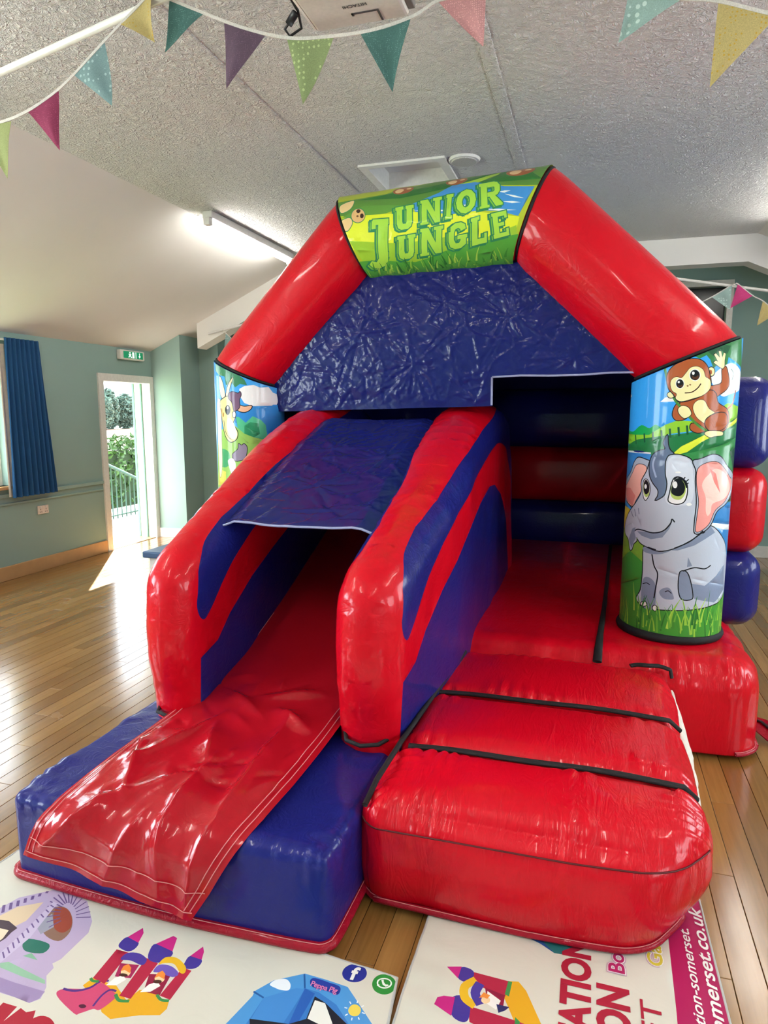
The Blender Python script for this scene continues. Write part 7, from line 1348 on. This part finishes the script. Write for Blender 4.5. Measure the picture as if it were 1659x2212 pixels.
mesh('doorway_mark', [(xs_, 6.892, 2.226), (xs_, 6.93, 2.226), (xs_, 6.93, 2.294), (xs_, 6.892, 2.294)], [(0, 1, 2, 3)], M_SIGNW, sg, False)
so = empty('wall_socket', (XL + .01, 5.43, .62), 'white double wall socket below the dado rail', 'socket')
box('face_plate', XL, XL + .012, 5.36, 5.50, .575, .66, plain('socket_white', '#e6ddd2', .4), so, .004)
for y in (5.395, 5.465):
    box('rocker_switch', XL + .012, XL + .017, y - .012, y + .012, .635, .652, M_WHITE, so, .002)
    for a, b in ((0, .622), (-.011, .597), (.011, .597)): box('pin_hole', XL + .011, XL + .0128, y + a - .003, y + a + .003, b - .006, b + .006, M_BLACK, so)

# blue padded bench half hidden behind the slide
bn = empty('padded_bench', (-3.1, 4.85, 0), 'blue topped low bench half hidden behind the slide', 'bench')
M_BLUESEAT = plain('blue_vinyl_seat', '#3f5f86', .45)
bm = bmesh.new(); bbox(bm, -3.52, -2.66, 4.62, 5.02, .40, .455, .012)
from_bm('seat', bm, M_BLUESEAT, bn)
for x in (-3.46, -2.72):
    for y in (4.68, 4.96): box('leg', x - .018, x + .018, y - .018, y + .018, 0, .40, M_WHITE, bn)
box('apron', -3.47, -2.71, 4.66, 4.69, .33, .40, M_WHITE, bn); box('apron', -3.47, -2.71, 4.95, 4.98, .33, .40, M_WHITE, bn)

# ------------------------------------------------------------------ outside the door
M_PAVE = plain('pale_paving', '#8c867c', .9, noise=.3, nscale=30)
box('ground', -60, XL - .22, -20, 90, -.9, -.62, plain('lawn_and_field', '#7a8a52', .95), kind='structure')
box('landing', -7.7, XL - .24, 5.4, 10.5, -.62, -.03, M_PAVE, kind='structure')
M_RAILG = plain('green_painted_steel', '#1e4234', .45)
rl = empty('hand_railing', (-6.9, 8.9, -.03), 'green metal handrail with upright bars outside the door', 'railing')
hr = lambda y: .86 - (y - 8.3) * .40
tube('handrail', [(-6.95, 7.6, hr(8.25)), (-6.95, 8.25, hr(8.25)), (-6.95, 9.34, hr(9.34)), (-6.95, 9.38, hr(9.36) - .05)], .024, M_RAILG, rl, 10)
tube('bottom_rail', [(-6.95, 7.6, .02), (-6.95, 9.36, .02)], .014, M_RAILG, rl, 8)
for k in range(17):
    y = 7.66 + k * .104
    if y < 9.3: tube('baluster', [(-6.95, y, -.03), (-6.95, y, hr(max(y, 8.25)) - .005)], .010, M_RAILG, rl, 8)
for y in (7.62, 9.35): tube('post', [(-6.95, y, -.03), (-6.95, y, hr(max(y, 8.25)))], .024, M_RAILG, rl, 10)
def leaf_cloud(name, n, fn, size, mat, parent, seed):
    r = np.random.RandomState(seed)
    V, F = [], []
    for k in range(n):
        c = np.array(fn(r)); a = r.normal(size=3); a /= np.linalg.norm(a); b = np.cross(a, r.normal(size=3)); b /= np.linalg.norm(b)
        s = size * r.uniform(.6, 1.4); m = np.cross(a, b) * s * .25
        i = len(V); V += [c - a * s, c + b * s * .5 + m, c + a * s, c - b * s * .5 + m]; F.append((i, i + 1, i + 2, i + 3))
    return mesh(name, V, F, mat, parent, False, kind='stuff')
M_LEAF = plain('hedge_leaf_green', '#3f5a2c', .6, nscale=6, var=.4); M_LEAF2 = plain('hazed_leaf_green', '#556e62', .8, nscale=1, var=.4)  # tree green is greyed: distance haze put into the leaf colour
hd = empty('hedge', (-10.3, 13, -.62), 'clipped green hedge beyond the railing outside', 'hedge')
leaf_cloud('foliage', 9000, lambda r: (-10.3 + r.uniform(-.45, .45), r.uniform(8, 19), -.6 + 1.62 * r.uniform(0, 1) ** .7 + .07 * math.sin(r.uniform(0, 40))), .075, M_LEAF, hd, 1)
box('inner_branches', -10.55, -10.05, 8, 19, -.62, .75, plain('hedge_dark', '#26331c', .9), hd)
box('field', -59, -13, 18, 88, -.62, -.55, plain('ploughed_field', '#a07c66', .95, nscale=2), kind='structure')
rr = random.Random(3)
ORD = ['leftmost', 'second', 'third', 'fourth', 'fifth', 'sixth', 'seventh', 'rightmost']
for k in range(8):
    y = 62.5 + k * 2.6; x = -56.5 + rr.uniform(-1, 1); h = rr.uniform(4.3, 5.4)
    tr_ = empty('distant_tree', (x, y, -.6), ORD[k] + ' leafy tree on the skyline seen through the door', 'tree', 'skyline trees beyond the field')
    def crown(r):
        d = r.normal(size=3); d = d / np.linalg.norm(d) * r.uniform(.4, 1) ** .6
        return (x + d[0] * 1.5, y + d[1] * 1.28, -.6 + h * .48 + d[2] * h * .50)
    leaf_cloud('crown', 2200, crown, .26, M_LEAF2, tr_, 40 + k)
    tube('trunk', [(x, y, -.65), (x, y, -.6 + h * .6)], .14, plain('bark', '#5a4a3c', .9), tr_, 8)
